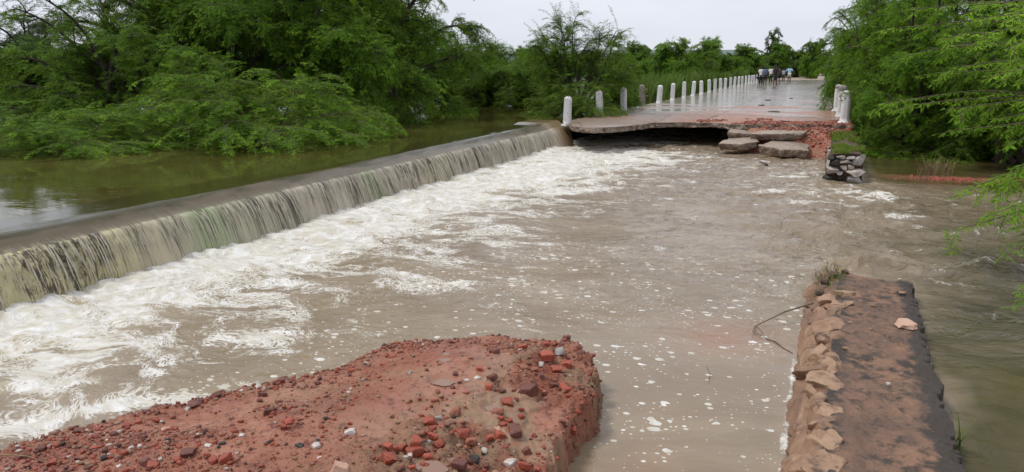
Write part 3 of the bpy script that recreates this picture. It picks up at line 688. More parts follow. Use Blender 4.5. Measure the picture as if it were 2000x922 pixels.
def blades(base, h, lean, seed, wd=.01, nseg=4, curl=.5):
    """grass or reed blades rooted at base (n,3)"""
    r = np.random.default_rng(seed); n = len(base); az = r.uniform(0, 6.283, n); H = h * r.uniform(.55, 1.1, n); Ln = lean * r.uniform(.2, 1.2, n); ww = wd * r.uniform(.6, 1.2, n)
    side = np.stack([-np.sin(az + .5), np.cos(az + .5), 0 * az], -1); rows = []
    for k in range(nseg + 1):
        t = k / nseg; out_ = Ln * H * (t ** 1.8); up = H * (t - curl * np.clip(Ln, 0, 1.2) * .5 * t ** 3)
        c = base + np.stack([np.cos(az) * out_, np.sin(az) * out_, up], -1); w_ = (ww * (1 - t) ** .6 + .0006)[:, None]
        rows.append(c - side * w_); rows.append(c + side * w_)
    V = np.stack(rows, 1).reshape(-1, 3); m_ = 2 * (nseg + 1); o = np.arange(n)[:, None] * m_
    Fc = np.stack([np.stack([o[:, 0] + 2 * k, o[:, 0] + 2 * k + 1, o[:, 0] + 2 * k + 3, o[:, 0] + 2 * k + 2], -1) for k in range(nseg)], 1).reshape(-1, 4)
    return V, Fc, np.repeat(r.uniform(.1, 1, n), nseg)

fw = empty('masonry_wall', (.63, 17, -1), label='far stub of stone wall with green grass on top and a broken stone end', cat='wall')
def local(V, o): return np.asarray(V, float) - np.array(o.location)
# core: heightfield-like loft along y
ys = np.arange(17.10, 24.1, .06); prof = [(-.02, -1.0), (.0, -.72), (.05, -.5), (.10, -.3), (.14, -.17), (.2, -.15), (.35, -.14), (.5, -.14), (.62, -.15), (.68, -.18), (.70, -.4), (.71, -.7), (.72, -1.)]
V = []
for y in ys:
    bx = float(np.interp(y, [17, 24], [.27, .36]))
    for x, z in prof: V.append((bx + x, y, z))
V = np.array(V); nz = (fbm(V[:, 1] * 3, V[:, 2] * 5 + V[:, 0] * 4, 4, 3) - .5) * .09
V[:, 0] += nz * (V[:, 2] < -.16); V[:, 2] += nz * .6 * (V[:, 2] >= -.16)
Fc = [tuple(f) for f in grid_faces(len(ys), len(prof))]; Fc.append(tuple(range(len(prof)))[::-1])
mesh('wall_core', local(V, fw), Fc, MT['mortar'], fw)
# end-face stones, from the photograph's layout (u 0..1 across, v 0..1 up)
st_ = [(.16, .42, .30, .26, 'stonew'), (.10, .12, .26, .2, 'stoned'), (.42, .14, .22, .22, 'stoned'), (.80, .38, .42, .30, 'stonew'), (.74, .12, .44, .22, 'stoneg'), (.50, .52, .20, .24, 'stonew'), (.66, .56, .16, .16, 'stonew'),
       (.50, .74, .36, .14, 'stonew'), (.86, .76, .30, .40, 'stoneg'), (.26, .70, .28, .22, 'stoned'), (.40, .88, .24, .14, 'stoneg'), (.13, .86, .22, .2, 'stoned'), (.66, .88, .26, .12, 'stoneg'), (.38, .34, .14, .14, 'stoneg')]
for k, (u, v, a, b, mt) in enumerate(st_):
    V, Fc = rock((a * .42, .12, b * .36), 120 + k, 3, .6, 6, .08, .4); V = V + np.array((0, .03 * ((k * 7) % 3 - 1), 0))
    mesh('stone', local(V + np.array((.27 + u * .72, 17.06 + .05 * (u), -.74 + v * .58)), fw), Fc, MT[mt], fw)
for k in range(16):                                     # rough stones of the river side
    y = 17.4 + k * .4; V, Fc = rock((.06, .2, .13), 150 + k, 3); mesh('stone', local(V + np.array((.33 + .012 * (y - 17), y, -.42 - .2 * (k % 2))), fw), Fc, MT['stonet' if k % 3 else 'stoneg'], fw)
r_ = np.random.default_rng(8); N = 5200
b_ = np.column_stack([r_.uniform(.40, 1.02, N), 17.05 + 5.6 * r_.random(N) ** 1.1, np.full(N, -.155)])
keep = fbm(b_[:, 0] * 3, b_[:, 1] * 1.6, 3, 21) > .42 - .1 * sm(18.6, 17.6, b_[:, 1]); b_ = b_[keep]
V, Fc, tn = blades(b_, .11, 1.0, 5, .006, 3); V[:, 2] = -.155 + (V[:, 2] + .155) * (.45 + 1.1 * fbm(V[:, 0] * 5, V[:, 1] * 4, 2, 9))
g = mesh('grass_tuft', V, Fc, MT['grass'], fattrs=dict(tint=tn)); tag(g, 'short yellow green grass growing on the far wall stub', 'grass', kind='stuff')

# ------------------------------------------------------------------ near wall
def make_near_wall():
    t = empty('masonry_wall', (.5, 5, -1), label='long near stone wall with mottled dark top beside the brown water at right', cat='wall')
    ys = np.arange(1.2, 8.52, .012); us = np.concatenate([np.linspace(0, 1, 60), np.linspace(1, 2, 66)[1:], np.linspace(2, 3, 22)[1:]])
    Yg, U = np.meshgrid(ys, us, indexing='ij')
    foot, l, r = wall_foot(Yg), wall_l(Yg), wall_r(Yg)
    endw = fbm(U * 1.5, Yg * 0, 3, 4) - .5
    x = np.where(U <= 1, foot - .05 + (l - foot + .05) * U ** 1.25, np.where(U <= 2, l + (r - l) * (U - 1), r + .015 * (U - 2)))
    zt = -.50 - .02 * (U - 1)
    z = np.where(U <= 1, -.86 + .36 * U ** .8, np.where(U <= 2, zt, -.52 - .6 * (U - 2)))
    # long flat stones of the battered face
    f1, f21, cid = cells(Yg * 2.6, U * 3.2 + .2 * Yg, 5)
    faceM = sm(1.02, .93, U)
    st = sm(0, .22, f21) * (.5 + .7 * cid)
    x = x - faceM * (.055 * st - .015) + faceM * .02 * (fbm(Yg * 14, U * 9, 3, 3) - .5)
    z = z + faceM * .02 * (fbm(Yg * 6, U * 5, 3, 13) - .5)
    topM = sm(.97, 1.03, U) * sm(2.03, 1.97, U)
    z = z + topM * (.055 * (fbm(x * 4, Yg * 3, 5, 23, .55) - .5) + .024 * (fbm(x * 22, Yg * 18, 4, 24, .6) - .5) - .03 * sm(1.93, 2.0, U) * fbm(Yg * 8, U * 0, 3, 2))
    x = x + sm(1.85, 2.0, U) * (.055 * (fbm(Yg * 4, U * 0 + 3, 5, 29, .6) - .5) * 2 - .03 * (fbm(Yg * 16, U * 0, 3, 30) > .55))
    # soft broken far end
    e = sm(8.30, 8.5, Yg + .16 * (fbm(x * 5, Yg * 0, 3, 6) - .5)); z = z - e * .5
    V = np.stack([x, Yg, z], -1).reshape(-1, 3)
    edge = np.clip(sm(1.75, 1.97, U) + .45 * sm(1.22, 1.02, U) * (U > 1), 0, 1) * (1 - faceM)
    Fc = grid_faces(*U.shape)
    mesh('wall_body', local(V, t), Fc, MT['walltop'], t, smooth=True, attrs=dict(edge=edge, face=faceM))
    # coping stones along the left edge (photograph's positions)
    cs = [(1655, 566, 34, 22), (1637, 601, 30, 34), (1622, 632, 32, 22), (1618, 655, 34, 16), (1628, 690, 42, 30), (1604, 712, 22, 50), (1618, 735, 46, 42), (1622, 793, 40, 22), (1614, 822, 34, 18), (1622, 852, 44, 32), (1618, 900, 56, 56), (1625, 577, 24, 18), (1600, 760, 16, 40)]
    cs = cs + [(px_ - 10 + (q_ % 3) * 6, (cs[q_][1] + cs[q_ + 1][1]) / 2 + 6, 26, 26) for q_, (px_, _a, _b, _c) in enumerate(cs[:10])]
    for k, (px, py, wpx, hpx) in enumerate(cs):
        p = P(px, py, -.47); d = math.hypot(p[0], p[1]); wm = wpx / 1500 * d * 1.15; hm = hpx / 1500 * d * 2.1
        V, Fc = rock((wm * .60, min(hm, .34) * .66, .055), 210 + k, 4, .6, 6, .10, .42)
        V = rotz(V, R(-8 + 30 * ((k * 37) % 5 - 2) / 2)); V[:, 2] -= .034; V[:, 0] -= .022
        o = mesh('coping_stone', local(V + np.array((p[0], p[1], -.49)), t), Fc, MT['stonet'], t)
    fs = [(1588, 745, 40, 130), (1570, 800, 34, 150), (1590, 850, 34, 150), (1608, 655, 26, 90), (1585, 650, 26, 100), (1555, 880, 30, 90), (1575, 700, 22, 80), (1548, 905, 24, 60), (1598, 610, 22, 60)]
    for k, (px, py, wpx, hpx) in enumerate(fs):
        u = .25 + .6 * ((k * 7) % 4) / 4; p = P(px, py, -.60); d = math.hypot(p[0], p[1]); y = p[1]
        V, Fc = rock((.05, hpx / 1500 * d * .9, .075), 240 + k, 4, .6, 8, .09, .35)
        V = np.stack([V[:, 0] + V[:, 2] * .55, V[:, 1], V[:, 2]], -1)
        mesh('face_stone', local(V + np.array((p[0] + .02, y, -.61)), t), Fc, MT['stonet'], t)
    p = P(1768, 632, -.49); V, Fc = rock((.085, .10, .03), 260, 4, .6, 6, .12); V2 = rotz(V, .6)
    mesh('embedded_stone', local(V2 + np.array(p), t), Fc, MT['stonep'], t)['label'] = 'pale flat stone set in the dark top'
    for k, (px, py, s_) in enumerate([(1762, 571, .045), (1736, 657, .02), (1735, 750, .02), (1706, 597, .03), (1700, 643, .02), (1650, 680, .025), (1660, 630, .03), (1757, 545, .025)]):
        V, Fc = rock((s_, s_ * .7, .012), 270 + k, 2); mesh('embedded_stone', local(V + np.array(P(px, py, -.497)), t), Fc, MT['stonew' if k in (2, 7) else 'stonet'], t)
    # dark rubble cushion at the far left corner
    for k, (px, py, s_) in enumerate([(1628, 538, .06), (1650, 532, .05), (1610, 550, .055), (1602, 572, .05)]):
        V, Fc = rock((s_, s_ * 1.1, s_ * .7), 280 + k, 3, .6, 9, .12); mesh('corner_stone', local(V + np.array(P(px, py, -.49)), t), Fc, MT['walltop' if k < 0 else 'mortar'], t)
make_near_wall()
r_ = np.random.default_rng(18)
b_ = np.column_stack([r_.normal(.22, .07, 1500), r_.normal(8.0, .38, 1500), np.full(1500, -.54)]); b_[:, 2] -= np.clip(.33 - b_[:, 0], 0, .3) * .8
V, Fc, tn = blades(b_, .085, 1.7, 9, .0036, 4)
V[:, 2] -= 0
tag(mesh('dry_grass', V, Fc, MT['straw']), 'tangle of dry brown grass and roots on the near wall corner', 'grass', kind='stuff')
b_ = np.column_stack([r_.normal(.30, .06, 90), r_.normal(8.1, .28, 90), np.full(90, -.50)])
V, Fc, tn = blades(b_, .055, 1.3, 10, .004, 4)
tag(mesh('grass_tuft', V, Fc, MT['grass'], fattrs=dict(tint=tn)), 'small green grass tuft on the far corner of the near wall', 'grass')
# floating stick held by the wall corner
def stick(name, pts, rad, label, mat, extra=()):
    t = empty(name, pts[0], label=label, cat='branch'); V, Fc = tube(np.array(pts) - np.array(pts[0]), np.linspace(rad, rad * .5, len(pts)), 6); mesh('stem', V, Fc, mat, t)
    for q in extra: V, Fc = tube(np.array(q) - np.array(pts[0]), np.linspace(rad * .6, rad * .25, len(q)), 5); mesh('twig', V, Fc, mat, t)
a, b = np.array(P(1588, 592, -.55)), np.array(P(1475, 637, -.70)); mid = (a + b) / 2 + np.array((0, 0, .025))
tip = np.array(P(1492, 655, -.715))
stick('bare_branch', [a, mid, b], .009, 'thin bare branch reaching from the near wall into the water', MT['barkp'],
      [[b, (b + tip) / 2 + (0, 0, .02), tip], [b, np.array(P(1470, 648, -.69)), np.array(P(1497, 660, -.72))]])
q = [np.array(P(x, y, -.712)) for x, y in [(1497, 662), (1515, 668), (1530, 680), (1548, 690)]]
stick('bare_branch', q, .005, 'dark submerged twig floating below the bare branch', MT['bark'])
q = [np.array(P(1385, 745, -.74)), np.array(P(1387, 730, -.68)), np.array(P(1380, 716, -.66))]
stick('bare_branch', q, .003, 'tiny dark twig poking out of the calm water by the foam spots', MT['bark'])

# ------------------------------------------------------------------ near red mound of road bed
mound_px = [(-160, 935), (0, 887), (100, 858), (210, 825), (300, 800), (360, 790), (430, 765), (500, 752), (570, 735), (640, 722), (700, 700), (750, 675), (800, 664), (880, 662), (940, 655), (985, 657), (1010, 668), (1060, 668), (1110, 668), (1135, 680), (1150, 697), (1165, 715), (1160, 745), (1160, 770), (1135, 800), (1108, 820), (1105, 850), (1088, 890), (1075, 925), (1060, 1000), (1040, 1300), (-500, 1300), (-500, 1000)]
MP = np.array([P(x, y, -.47)[:2] for x, y in mound_px])
def poly_sdf(X, Y, Pg):
    d = np.full(X.shape, 1e9); ins = np.zeros(X.shape, bool); n = len(Pg)
    for i in range(n):
        ax, ay = Pg[i]; bx, by = Pg[(i + 1) % n]; ex, ey = bx - ax, by - ay; wx_, wy_ = X - ax, Y - ay
        t = np.clip((wx_ * ex + wy_ * ey) / (ex * ex + ey * ey), 0, 1); d = np.minimum(d, (wx_ - t * ex) ** 2 + (wy_ - t * ey) ** 2)
        c = ((ay > Y) != (by > Y)) & (X < ex * (Y - ay) / (ey + 1e-12) + ax); ins ^= c
    return np.where(ins, np.sqrt(d), -np.sqrt(d))
MX = np.arange(-5.2, -.6, .0085); MY = np.arange(1.4, 5.7, .0085)
X, Y = np.meshgrid(MX, MY, indexing='ij')
sd = poly_sdf(X, Y, MP) + .07 * (fbm(X * 5, Y * 5, 4, 61) - .5) + .04 * sm(-1.9, -1.3, X) * (cells(X * 9, Y * 9, 8)[2] - .5) + .06 * (fbm(X * 25, Y * 25, 3, 62) - .5)
pud = [(872, 689, .022), (870, 701, .034), (867, 745, .055), (845, 910, .065), (880, 892, .022), (965, 795, .04)]
zpl = -.44 + .21 * sm(0, 1.2, sd) + .045 * (fbm(X * 1.3, Y * 1.3, 3, 63) - .5) * 2
rough_ = sm(-2.0, -1.6, X + .3 * (fbm(X * 2, Y * 2, 2, 70) - .5)) 
lumps = fbm(X * 7, Y * 7, 5, 64, .58) - .5; fine_ = fbm(X * 38, Y * 38, 4, 65, .6) - .5
f1, f21, cid = cells(X * 8 + .5 * fbm(X * 6, Y * 6, 2, 5), Y * 8, 66)
chunk = sm(0., .25, f21) * (cid > .45) * cid
smoothM = np.clip(sm(.50, .60, fbm(X * 1.9, Y * 1.9, 3, 67)), 0, 1)
zz = zpl + lumps * (.035 + .075 * rough_) * (1 - .75 * smoothM) + fine_ * (.014 + .014 * rough_) * (1 - .8 * smoothM) + chunk * .026 * rough_ + (fbm(X * 70, Y * 70, 3, 72) - .5) * .010 * (1 - .8 * smoothM)
def zat(x, y):
    i = min(max(int((x + 5.2) / .0085), 0), len(MX) - 1); j = min(max(int((y - 1.4) / .0085), 0), len(MY) - 1); return i, j
pxy = []
def onmound(px, py, Zf):
    z = -.3
    for _ in range(8): p = P(px, py, z); i, j = zat(p[0], p[1]); z = max(.6 * float(Zf[i, j]) + .4 * z, -.55)
    return (p[0], p[1], z)
for px, py, r in pud:
    p = onmound(px, py, zz); i, j = zat(p[0], p[1]); z0 = float(zz[i, j]) - .006
    m_ = sm(r * 1.9, r * 1.0, np.hypot((X - p[0]) / 1.15, Y - p[1]) + .03 * (fbm(X * 9, Y * 9, 2, 71) - .5)); zz = zz * (1 - m_) + (z0 - .008) * m_ ; pxy.append((p[0], p[1], z0, r))
cl = np.where(X > -1.75, 1., .0); st_w = np.interp(X, [-3, -1.6, -1.2], [.26, .14, .09])
under = sm(-.02, 1, -sd / st_w * .8)
Zm = np.where(sd > 0, zz - .03 * sm(.05, 0, sd), (zz - .03) - (zz + 1.0) * np.clip(-sd / st_w, 0, 1) ** .7)
ledge = (fbm(X * 10, Y * 10, 4, 68) - .5) * .30 * sm(.02, -.03, sd) * sm(-st_w * 1.1, -.02, sd); Zm = np.clip(Zm + ledge, -1.0, 0)
pale = sm(.45, .62, fbm(X * 3.1, Y * 3.1, 4, 69)) * (.35 + .65 * rough_) + .8 * sm(.0, -.05, sd) * rough_
wet = np.clip(smoothM * .8 + .25 * (1 - rough_), 0, 1)
V = np.stack([X, Y, Zm], -1).reshape(-1, 3)
mound = mesh('ground', V, grid_faces(*X.shape), MT['soil'], smooth=True, attrs=dict(pale=np.clip(pale, 0, 1), wet=wet)); tag(mound, kind='structure')
def zmound(x, y): i, j = zat(x, y); return float(Zm[i, j])
for k, (x, y, z, r) in enumerate(pxy):
    n = 40; th = np.arange(n) * 2 * math.pi / n; rr_ = r * (1 + .3 * (fbm(np.cos(th) * 1.5 + k * 5, np.sin(th) * 1.5, 2, 3) - .5) * 2)
    V = np.column_stack([x + np.cos(th) * rr_ * 1.2, y + np.sin(th) * rr_, np.full(n, z - .002)]); o = mesh('puddle', V, [tuple(range(n))], MT['puddle']); tag(o, kind='structure')

# fragments lying on the mound: (zoomed x, y, size, material)
Z2 = [(670, 205, 40, 'r'), (425, 285, 40, 'r'), (220, 368, 55, 'd'), (270, 285, 40, 'd'), (685, 122, 40, 'r'), (610, 250, 35, 'r'), (1045, 312, 38, 'd'), (1190, 285, 45, 'r'), (1265, 335, 68, 'd'), (1245, 390, 70, 'r'), (1293, 408, 26, 'r'), (1110, 425, 40, 'p'),
      (1280, 178, 70, 'd'), (1445, 155, 65, 'r'), (1585, 135, 60, 'r'), (1640, 125, 35, 'r'), (1690, 135, 50, 'd'), (1590, 222, 95, 'r'), (1650, 290, 75, 'r'), (1715, 260, 78, 'r'), (1455, 280, 72, 'p'), (1520, 290, 50, 'p'), (1640, 380, 75, 'd'), (1700, 395, 70, 'r'),
      (1480, 420, 115, 'd'), (1800, 195, 62, 'd'), (1355, 485, 82, 'r'), (1300, 545, 80, 'p'), (1045, 545, 80, 'p'), (1440, 525, 42, 'r'), (1440, 568, 50, 'r'), (1320, 588, 45, 'r'), (1370, 597, 48, 'r'), (1330, 618, 52, 'r'), (840, 560, 38, 'r'), (888, 597, 84, 'r'), (912, 642, 68, 'r'), (912, 692, 76, 'r'),
      (945, 738, 76, 'r'), (1037, 640, 48, 'r'), (1085, 675, 92, 'r'), (640, 752, 64, 'r'), (705, 765, 84, 'r'), (805, 730, 92, 'r'), (800, 785, 105, 'r'), (878, 812, 64, 'r'), (645, 830, 112, 'r'), (780, 870, 52, 'r'), (870, 775, 48, 'd'), (1135, 718, 75, 'p'), (1250, 695, 54, 'r'), (1312, 685, 84, 'r'), (1405, 665, 112, 'd'),
      (1300, 642, 58, 'k'), (1470, 780, 70, 'd'), (1070, 850, 110, 'd'), (1160, 820, 66, 'b'), (1460, 872, 82, 'r'), (1535, 890, 56, 'r'), (1378, 855, 90, 'w'), (1745, 645, 72, 'r'), (1670, 180, 84, 'g'), (415, 665, 78, 'w'), (115, 745, 46, 'b'), (770, 305, 40, 'g'), (1115, 350, 34, 'w'), (1175, 335, 34, 'w'),
      (490, 345, 35, 'g'), (415, 400, 24, 'w'), (155, 310, 25, 'w'), (208, 745, 52, 'w'), (228, 812, 26, 'w'), (760, 478, 28, 't'), (945, 575, 44, 'g'), (265, 578, 35, 'b'), (45, 600, 60, 'r'), (885, 717, 32, 'g'), (772, 800, 40, 'w'), (1305, 115, 34, 't'), (720, 175, 36, 'p'), (830, 462, 32, 'r'), (925, 468, 44, 'p'),
      (410, 610, 34, 'r'), (655, 395, 30, 'p'), (1135, 215, 36, 'p'), (1415, 300, 44, 'r'), (1575, 425, 46, 'p'), (1560, 320, 40, 'd'), (1850, 300, 60, 'd'), (1690, 620, 66, 'd'), (220, 712, 30, 'b'), (450, 455, 34, 'r'), (665, 570, 34, 'd'), (1000, 640, 40, 'd'), (1400, 410, 40, 'p'), (960, 625, 34, 'r'), (1095, 627, 26, 'd')]
Z1 = [(1225, 497, 120, 'd'), (1195, 525, 35, 'w'), (1650, 378, 44, 'w'), (1545, 403, 28, 'w'), (1675, 433, 60, 'd'), (1660, 466, 42, 'd'), (1800, 330, 100, 'd'), (1720, 545, 88, 'd'), (1480, 585, 42, 'd'), (1065, 645, 58, 'k'), (1850, 610, 60, 'r'), (1810, 642, 50, 'r'), (885, 608, 46, 'r'), (1000, 597, 42, 'r'),
      (810, 630, 52, 'r'), (1330, 760, 42, 'w'), (1205, 810, 86, 'd'), (1325, 815, 38, 'r'), (1515, 805, 25, 'w'), (1360, 857, 72, 'r'), (1440, 850, 86, 'r'), (440, 830, 30, 'w'), (340, 868, 64, 'r'), (930, 865, 72, 'd'), (980, 893, 80, 'r'), (1130, 845, 48, 'r'), (760, 885, 30, 'w'), (790, 810, 50, 'r'),
      (720, 805, 50, 'r'), (505, 665, 60, 'd'), (590, 680, 32, 'g'), (735, 770, 30, 't'), (260, 785, 62, 'd'), (1545, 692, 36, 'w'), (1910, 760, 50, 'b'), (1380, 440, 60, 'd'), (1280, 470, 50, 'd'), (610, 780, 46, 'r'), (170, 820, 50, 'd'), (120, 835, 46, 'd'), (690, 880, 40, 'r'), (500, 840, 44, 'd')]
LM = dict(r=('brick_fragment', 'brick', 'orange red brick chunk'), d=('brick_fragment', 'brickd', 'dark brown brick chunk'), p=('brick_fragment', 'brickp', 'mud coated brick chunk'), w=('pebble', 'stonew', 'white quartz pebble'), g=('pebble', 'stoneg', 'grey stone'), b=('pebble', 'stoned', 'black stone'), t=('pebble', 'stonet', 'tan pebble'), k=('pebble', 'stonep', 'pink stone'))
frs = [(550 + x / 3.077, 630 + y / 3.077, s / 3.077, c) for x, y, s, c in Z2] + [(x / 3.27, 640 + y / 3.27, s / 3.27, c) for x, y, s, c in Z1]
def zone(px, py):
    if px > 1085: return "on the red mound's crumbling right rim"
    if px > 960: return "on the red mound's upper right" if py < 800 else "on the red mound's lower right"
    if px > 740: return 'in the heap by the bottom puddles' if py > 815 else ('around the middle puddle' if py > 715 else "on the red mound's far rim")
    if px > 560: return 'on the gravelly middle of the mound' if py > 715 else "on the mound's far waterside rim"
    if py < 800: return 'on the left waterside rim'
    return "on the mound's lower left slope"
zones = {}
for i, (px, py, s, c) in enumerate(frs): zones.setdefault((zone(px, py), LM[c][2]), []).append((px, i))
ordn = ['leftmost', 'second', 'third', 'fourth', 'fifth', 'sixth', 'seventh', 'eighth', 'ninth', 'tenth', 'eleventh', 'twelfth', 'thirteenth', 'fourteenth', 'fifteenth', 'sixteenth', 'seventeenth', 'eighteenth', 'nineteenth', 'twentieth']
flab = {}
for (zn, kd), lst in zones.items():
    lst.sort()
    for k, (px, i) in enumerate(lst):
        sz_ = 'large ' if frs[i][2] > 24 else ('small ' if frs[i][2] < 13 else '')
        flab[i] = f'{sz_}{kd} {zn}' if len(lst) == 1 else (f'{kd}, leftmost one {zn}' if k == 0 else f'{kd}, {ordn[k]} from left {zn}')
for i, (px, py, s, c) in enumerate(frs):
    p = onmound(px, py, Zm); z = max(zmound(p[0], p[1]), -.58)
    d = math.sqrt(p[0] ** 2 + p[1] ** 2 + 1.7 ** 2); r = s / 1500 * d * .5 * 1.05
    nm, mt, kd = LM[c]; rr_ = np.random.default_rng(900 + i); fl = .62 if c in 'rdp' else .55
    if (i == len(Z2)): fl = .2
    o = thing_rock(nm, (p[0], p[1], z + r * fl * .28), (r * 1.12, r * .92, r * fl * rr_.uniform(.9, 1.3)), 400 + i, MT[mt], flab[i], 'brick' if nm[0] == 'b' else 'stone', rz=rr_.uniform(0, 6.3), rx=rr_.uniform(-.35, .35), sub=3,
                   group='fragments lying on the red mound', ang=6, rough=.045)
p = onmound(674, 925, Zm); V, Fc = rock((.085, .06, .085), 777, 4, .6, 8, .08, .4); V[:, :2] *= np.clip(1.0 - .75 * (V[:, 2:3] / .085 * .6 + .35), .12, 1.2)
tag(mesh('boulder', rotz(V, .4), Fc, MT['stonep'], loc=(p[0], p[1] - .05, p[2] + .015)), 'pale pink pointed rock at the bottom edge of the red mound', 'rock')
p = onmound(20, 905, Zm); z_ = p[2]
stick('bare_branch', [np.array((p[0] - .1, p[1], z_ + .03)), np.array((p[0] + .1, p[1] + .02, z_ + .05)), np.array((p[0] + .28, p[1] + .03, z_ + .03))], .004, 'thin dry stick on the red soil at the bottom left corner', MT['straw'])

# gravel and crumbs
pts, sz = [], []; rr = np.random.default_rng(55); cand = 0
while len(pts) < 24000 and cand < 220000:
    cand += 1; x = rr.uniform(-4.7, -.95); y = rr.uniform(1.7, 5.5); i, j = zat(x, y)
    if Zm[i, j] < -.68 or sd[i, j] < -.1: continue
    dn = .5 * float(fbm(np.array(x * 2.6), np.array(y * 2.6), 3, 88)) + .6 * (1 - float(smoothM[i, j])) * .5 + .25 * (sd[i, j] < .12) + .25 * (x < -2.4 and y < 2.9)
    if rr.random() > dn * dn * 2.2: continue
    s_ = .0018 + .010 * rr.random() ** 10; 
    s_ *= 1.25 if x < -2.6 else (1.5 if rough_[i, j] > .5 and rr.random() < .3 else 1)
    pts.append((x, y, float(Zm[i, j]) + s_ * .35)); sz.append(s_ * 1.5)
for k in range(330):
    x = rr.uniform(-2.6, -.95); y = rr.uniform(1.9, 5.4); i, j = zat(x, y)
    if sd[i, j] < -.03 or rough_[i, j] < .3 or fbm(np.array(x * 3.), np.array(y * 3.), 2, 97) < .47 or smoothM[i, j] > .8: continue
    s_ = rr.uniform(.009, .026); pts.append((x, y, float(Zm[i, j]) + s_ * .15)); sz.append(s_)
scatter('gravel', pts, sz, [MT['brick'], MT['brickd'], MT['brickp'], MT['stonet'], MT['stonew'], MT['stoned']], 56, 'fine gravel and brick crumbs strewn over the red mound', 'gravel', frac=[.36, .24, .2, .12, .045, .035])

# ------------------------------------------------------------------ red mud bank at right
xs = np.arange(1.3, 14, .05); ys = np.arange(17.2, 20.6, .05); X, Y = np.meshgrid(xs, ys, indexing='ij')
cy = 18.25 + .16 * (X - 2) + .25 * (fbm(X * .8, X * 0, 3, 4) - .5)
Zb = -.86 + .15 * np.exp(-((Y - cy) / .45) ** 2) * sm(1.6, 2.8, X) + .03 * sm(3, 6, X) * np.exp(-((Y - cy - .2) / .5) ** 2) + .05 * (fbm(X * 6, Y * 6, 4, 5) - .5) * sm(1.6, 2.6, X) * sm(4.2, 3.0, X)
mesh('ground', np.stack([X, Y, Zb], -1).reshape(-1, 3), grid_faces(*X.shape), MT['soil'], smooth=True, attrs=dict(pale=0 * X, wet=.5 + 0 * X))['kind'] = 'structure'
pts, sz = [], []
for k in range(260):
    x = 2.7 + rr.normal(0, .35); y = 18.1 + .16 * (x - 2) + rr.normal(0, .13) + .25 * (float(fbm(np.array(x * 2.), np.array(0.), 2, 3)) - .5); s_ = rr.uniform(.015, .045); pts.append((x, y, -.722 + rr.uniform(-.01, .015))); sz.append(s_)
scatter('brick_rubble', pts, sz, [MT['brick'], MT['brickd']], 57, 'red brick rubble on the mud bar at the right riverside', 'rubble', frac=[.6, .4])

# ------------------------------------------------------------------ land and hills
xs = np.concatenate([np.arange(-400, -60, 12), np.arange(-60, 40, 1.5), np.arange(40, 400, 12)]); ys = np.concatenate([np.arange(-60, 20, 10), np.arange(20, 120, 1.5), np.arange(120, 700, 14)])
X, Y = np.meshgrid(xs, ys, indexing='ij')
nb = 5 * (fbm(X * .12, Y * .12, 3, 2) - .5)
left = np.maximum(sm(44, 50, Y + nb), sm(29.5, 32, Y + nb * .4) * sm(-13, -10.5, X)) * (X < -7)
leftf = sm(-52, -62, X + nb)
right = sm(24.5, 27.5, Y + nb * .6) * (X > 1.2)
rightf = sm(14, 19, X + nb) * sm(10, 16, Y)
m_ = np.maximum(np.maximum(left, right), np.maximum(leftf, rightf)); m_ = np.where((X > -7.2) & (X < 1.3), (Y > 45) * .9, m_); m_ = np.where(Y > DECK_END + 5, 1, m_)
Zg = np.where(X > -9.5, -1.15, -.55); Zg = Zg + (np.where((X > -9.5) , 1.05, .62)) * m_ + .12 * (fbm(X * .4, Y * .4, 3, 7) - .5) * m_
Zg = np.where((X > -8.2) & (X < 2.2) & (Y < DECK_END + 2), np.minimum(Zg, -.28), Zg)
Zg = np.where((X > -9) & (X < -4) & (Y < 30), -1.1, Zg)
mesh('ground', np.stack([X, Y, Zg], -1).reshape(-1, 3), grid_faces(*X.shape), MT['land'], smooth=True)['kind'] = 'structure'
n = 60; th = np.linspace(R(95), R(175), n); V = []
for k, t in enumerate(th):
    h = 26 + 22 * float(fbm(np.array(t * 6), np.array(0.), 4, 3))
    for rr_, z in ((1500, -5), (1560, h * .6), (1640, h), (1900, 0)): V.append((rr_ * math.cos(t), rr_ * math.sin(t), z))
mesh('hills', np.array(V), grid_faces(n, 4), MT['hill'], smooth=True)['kind'] = 'structure'

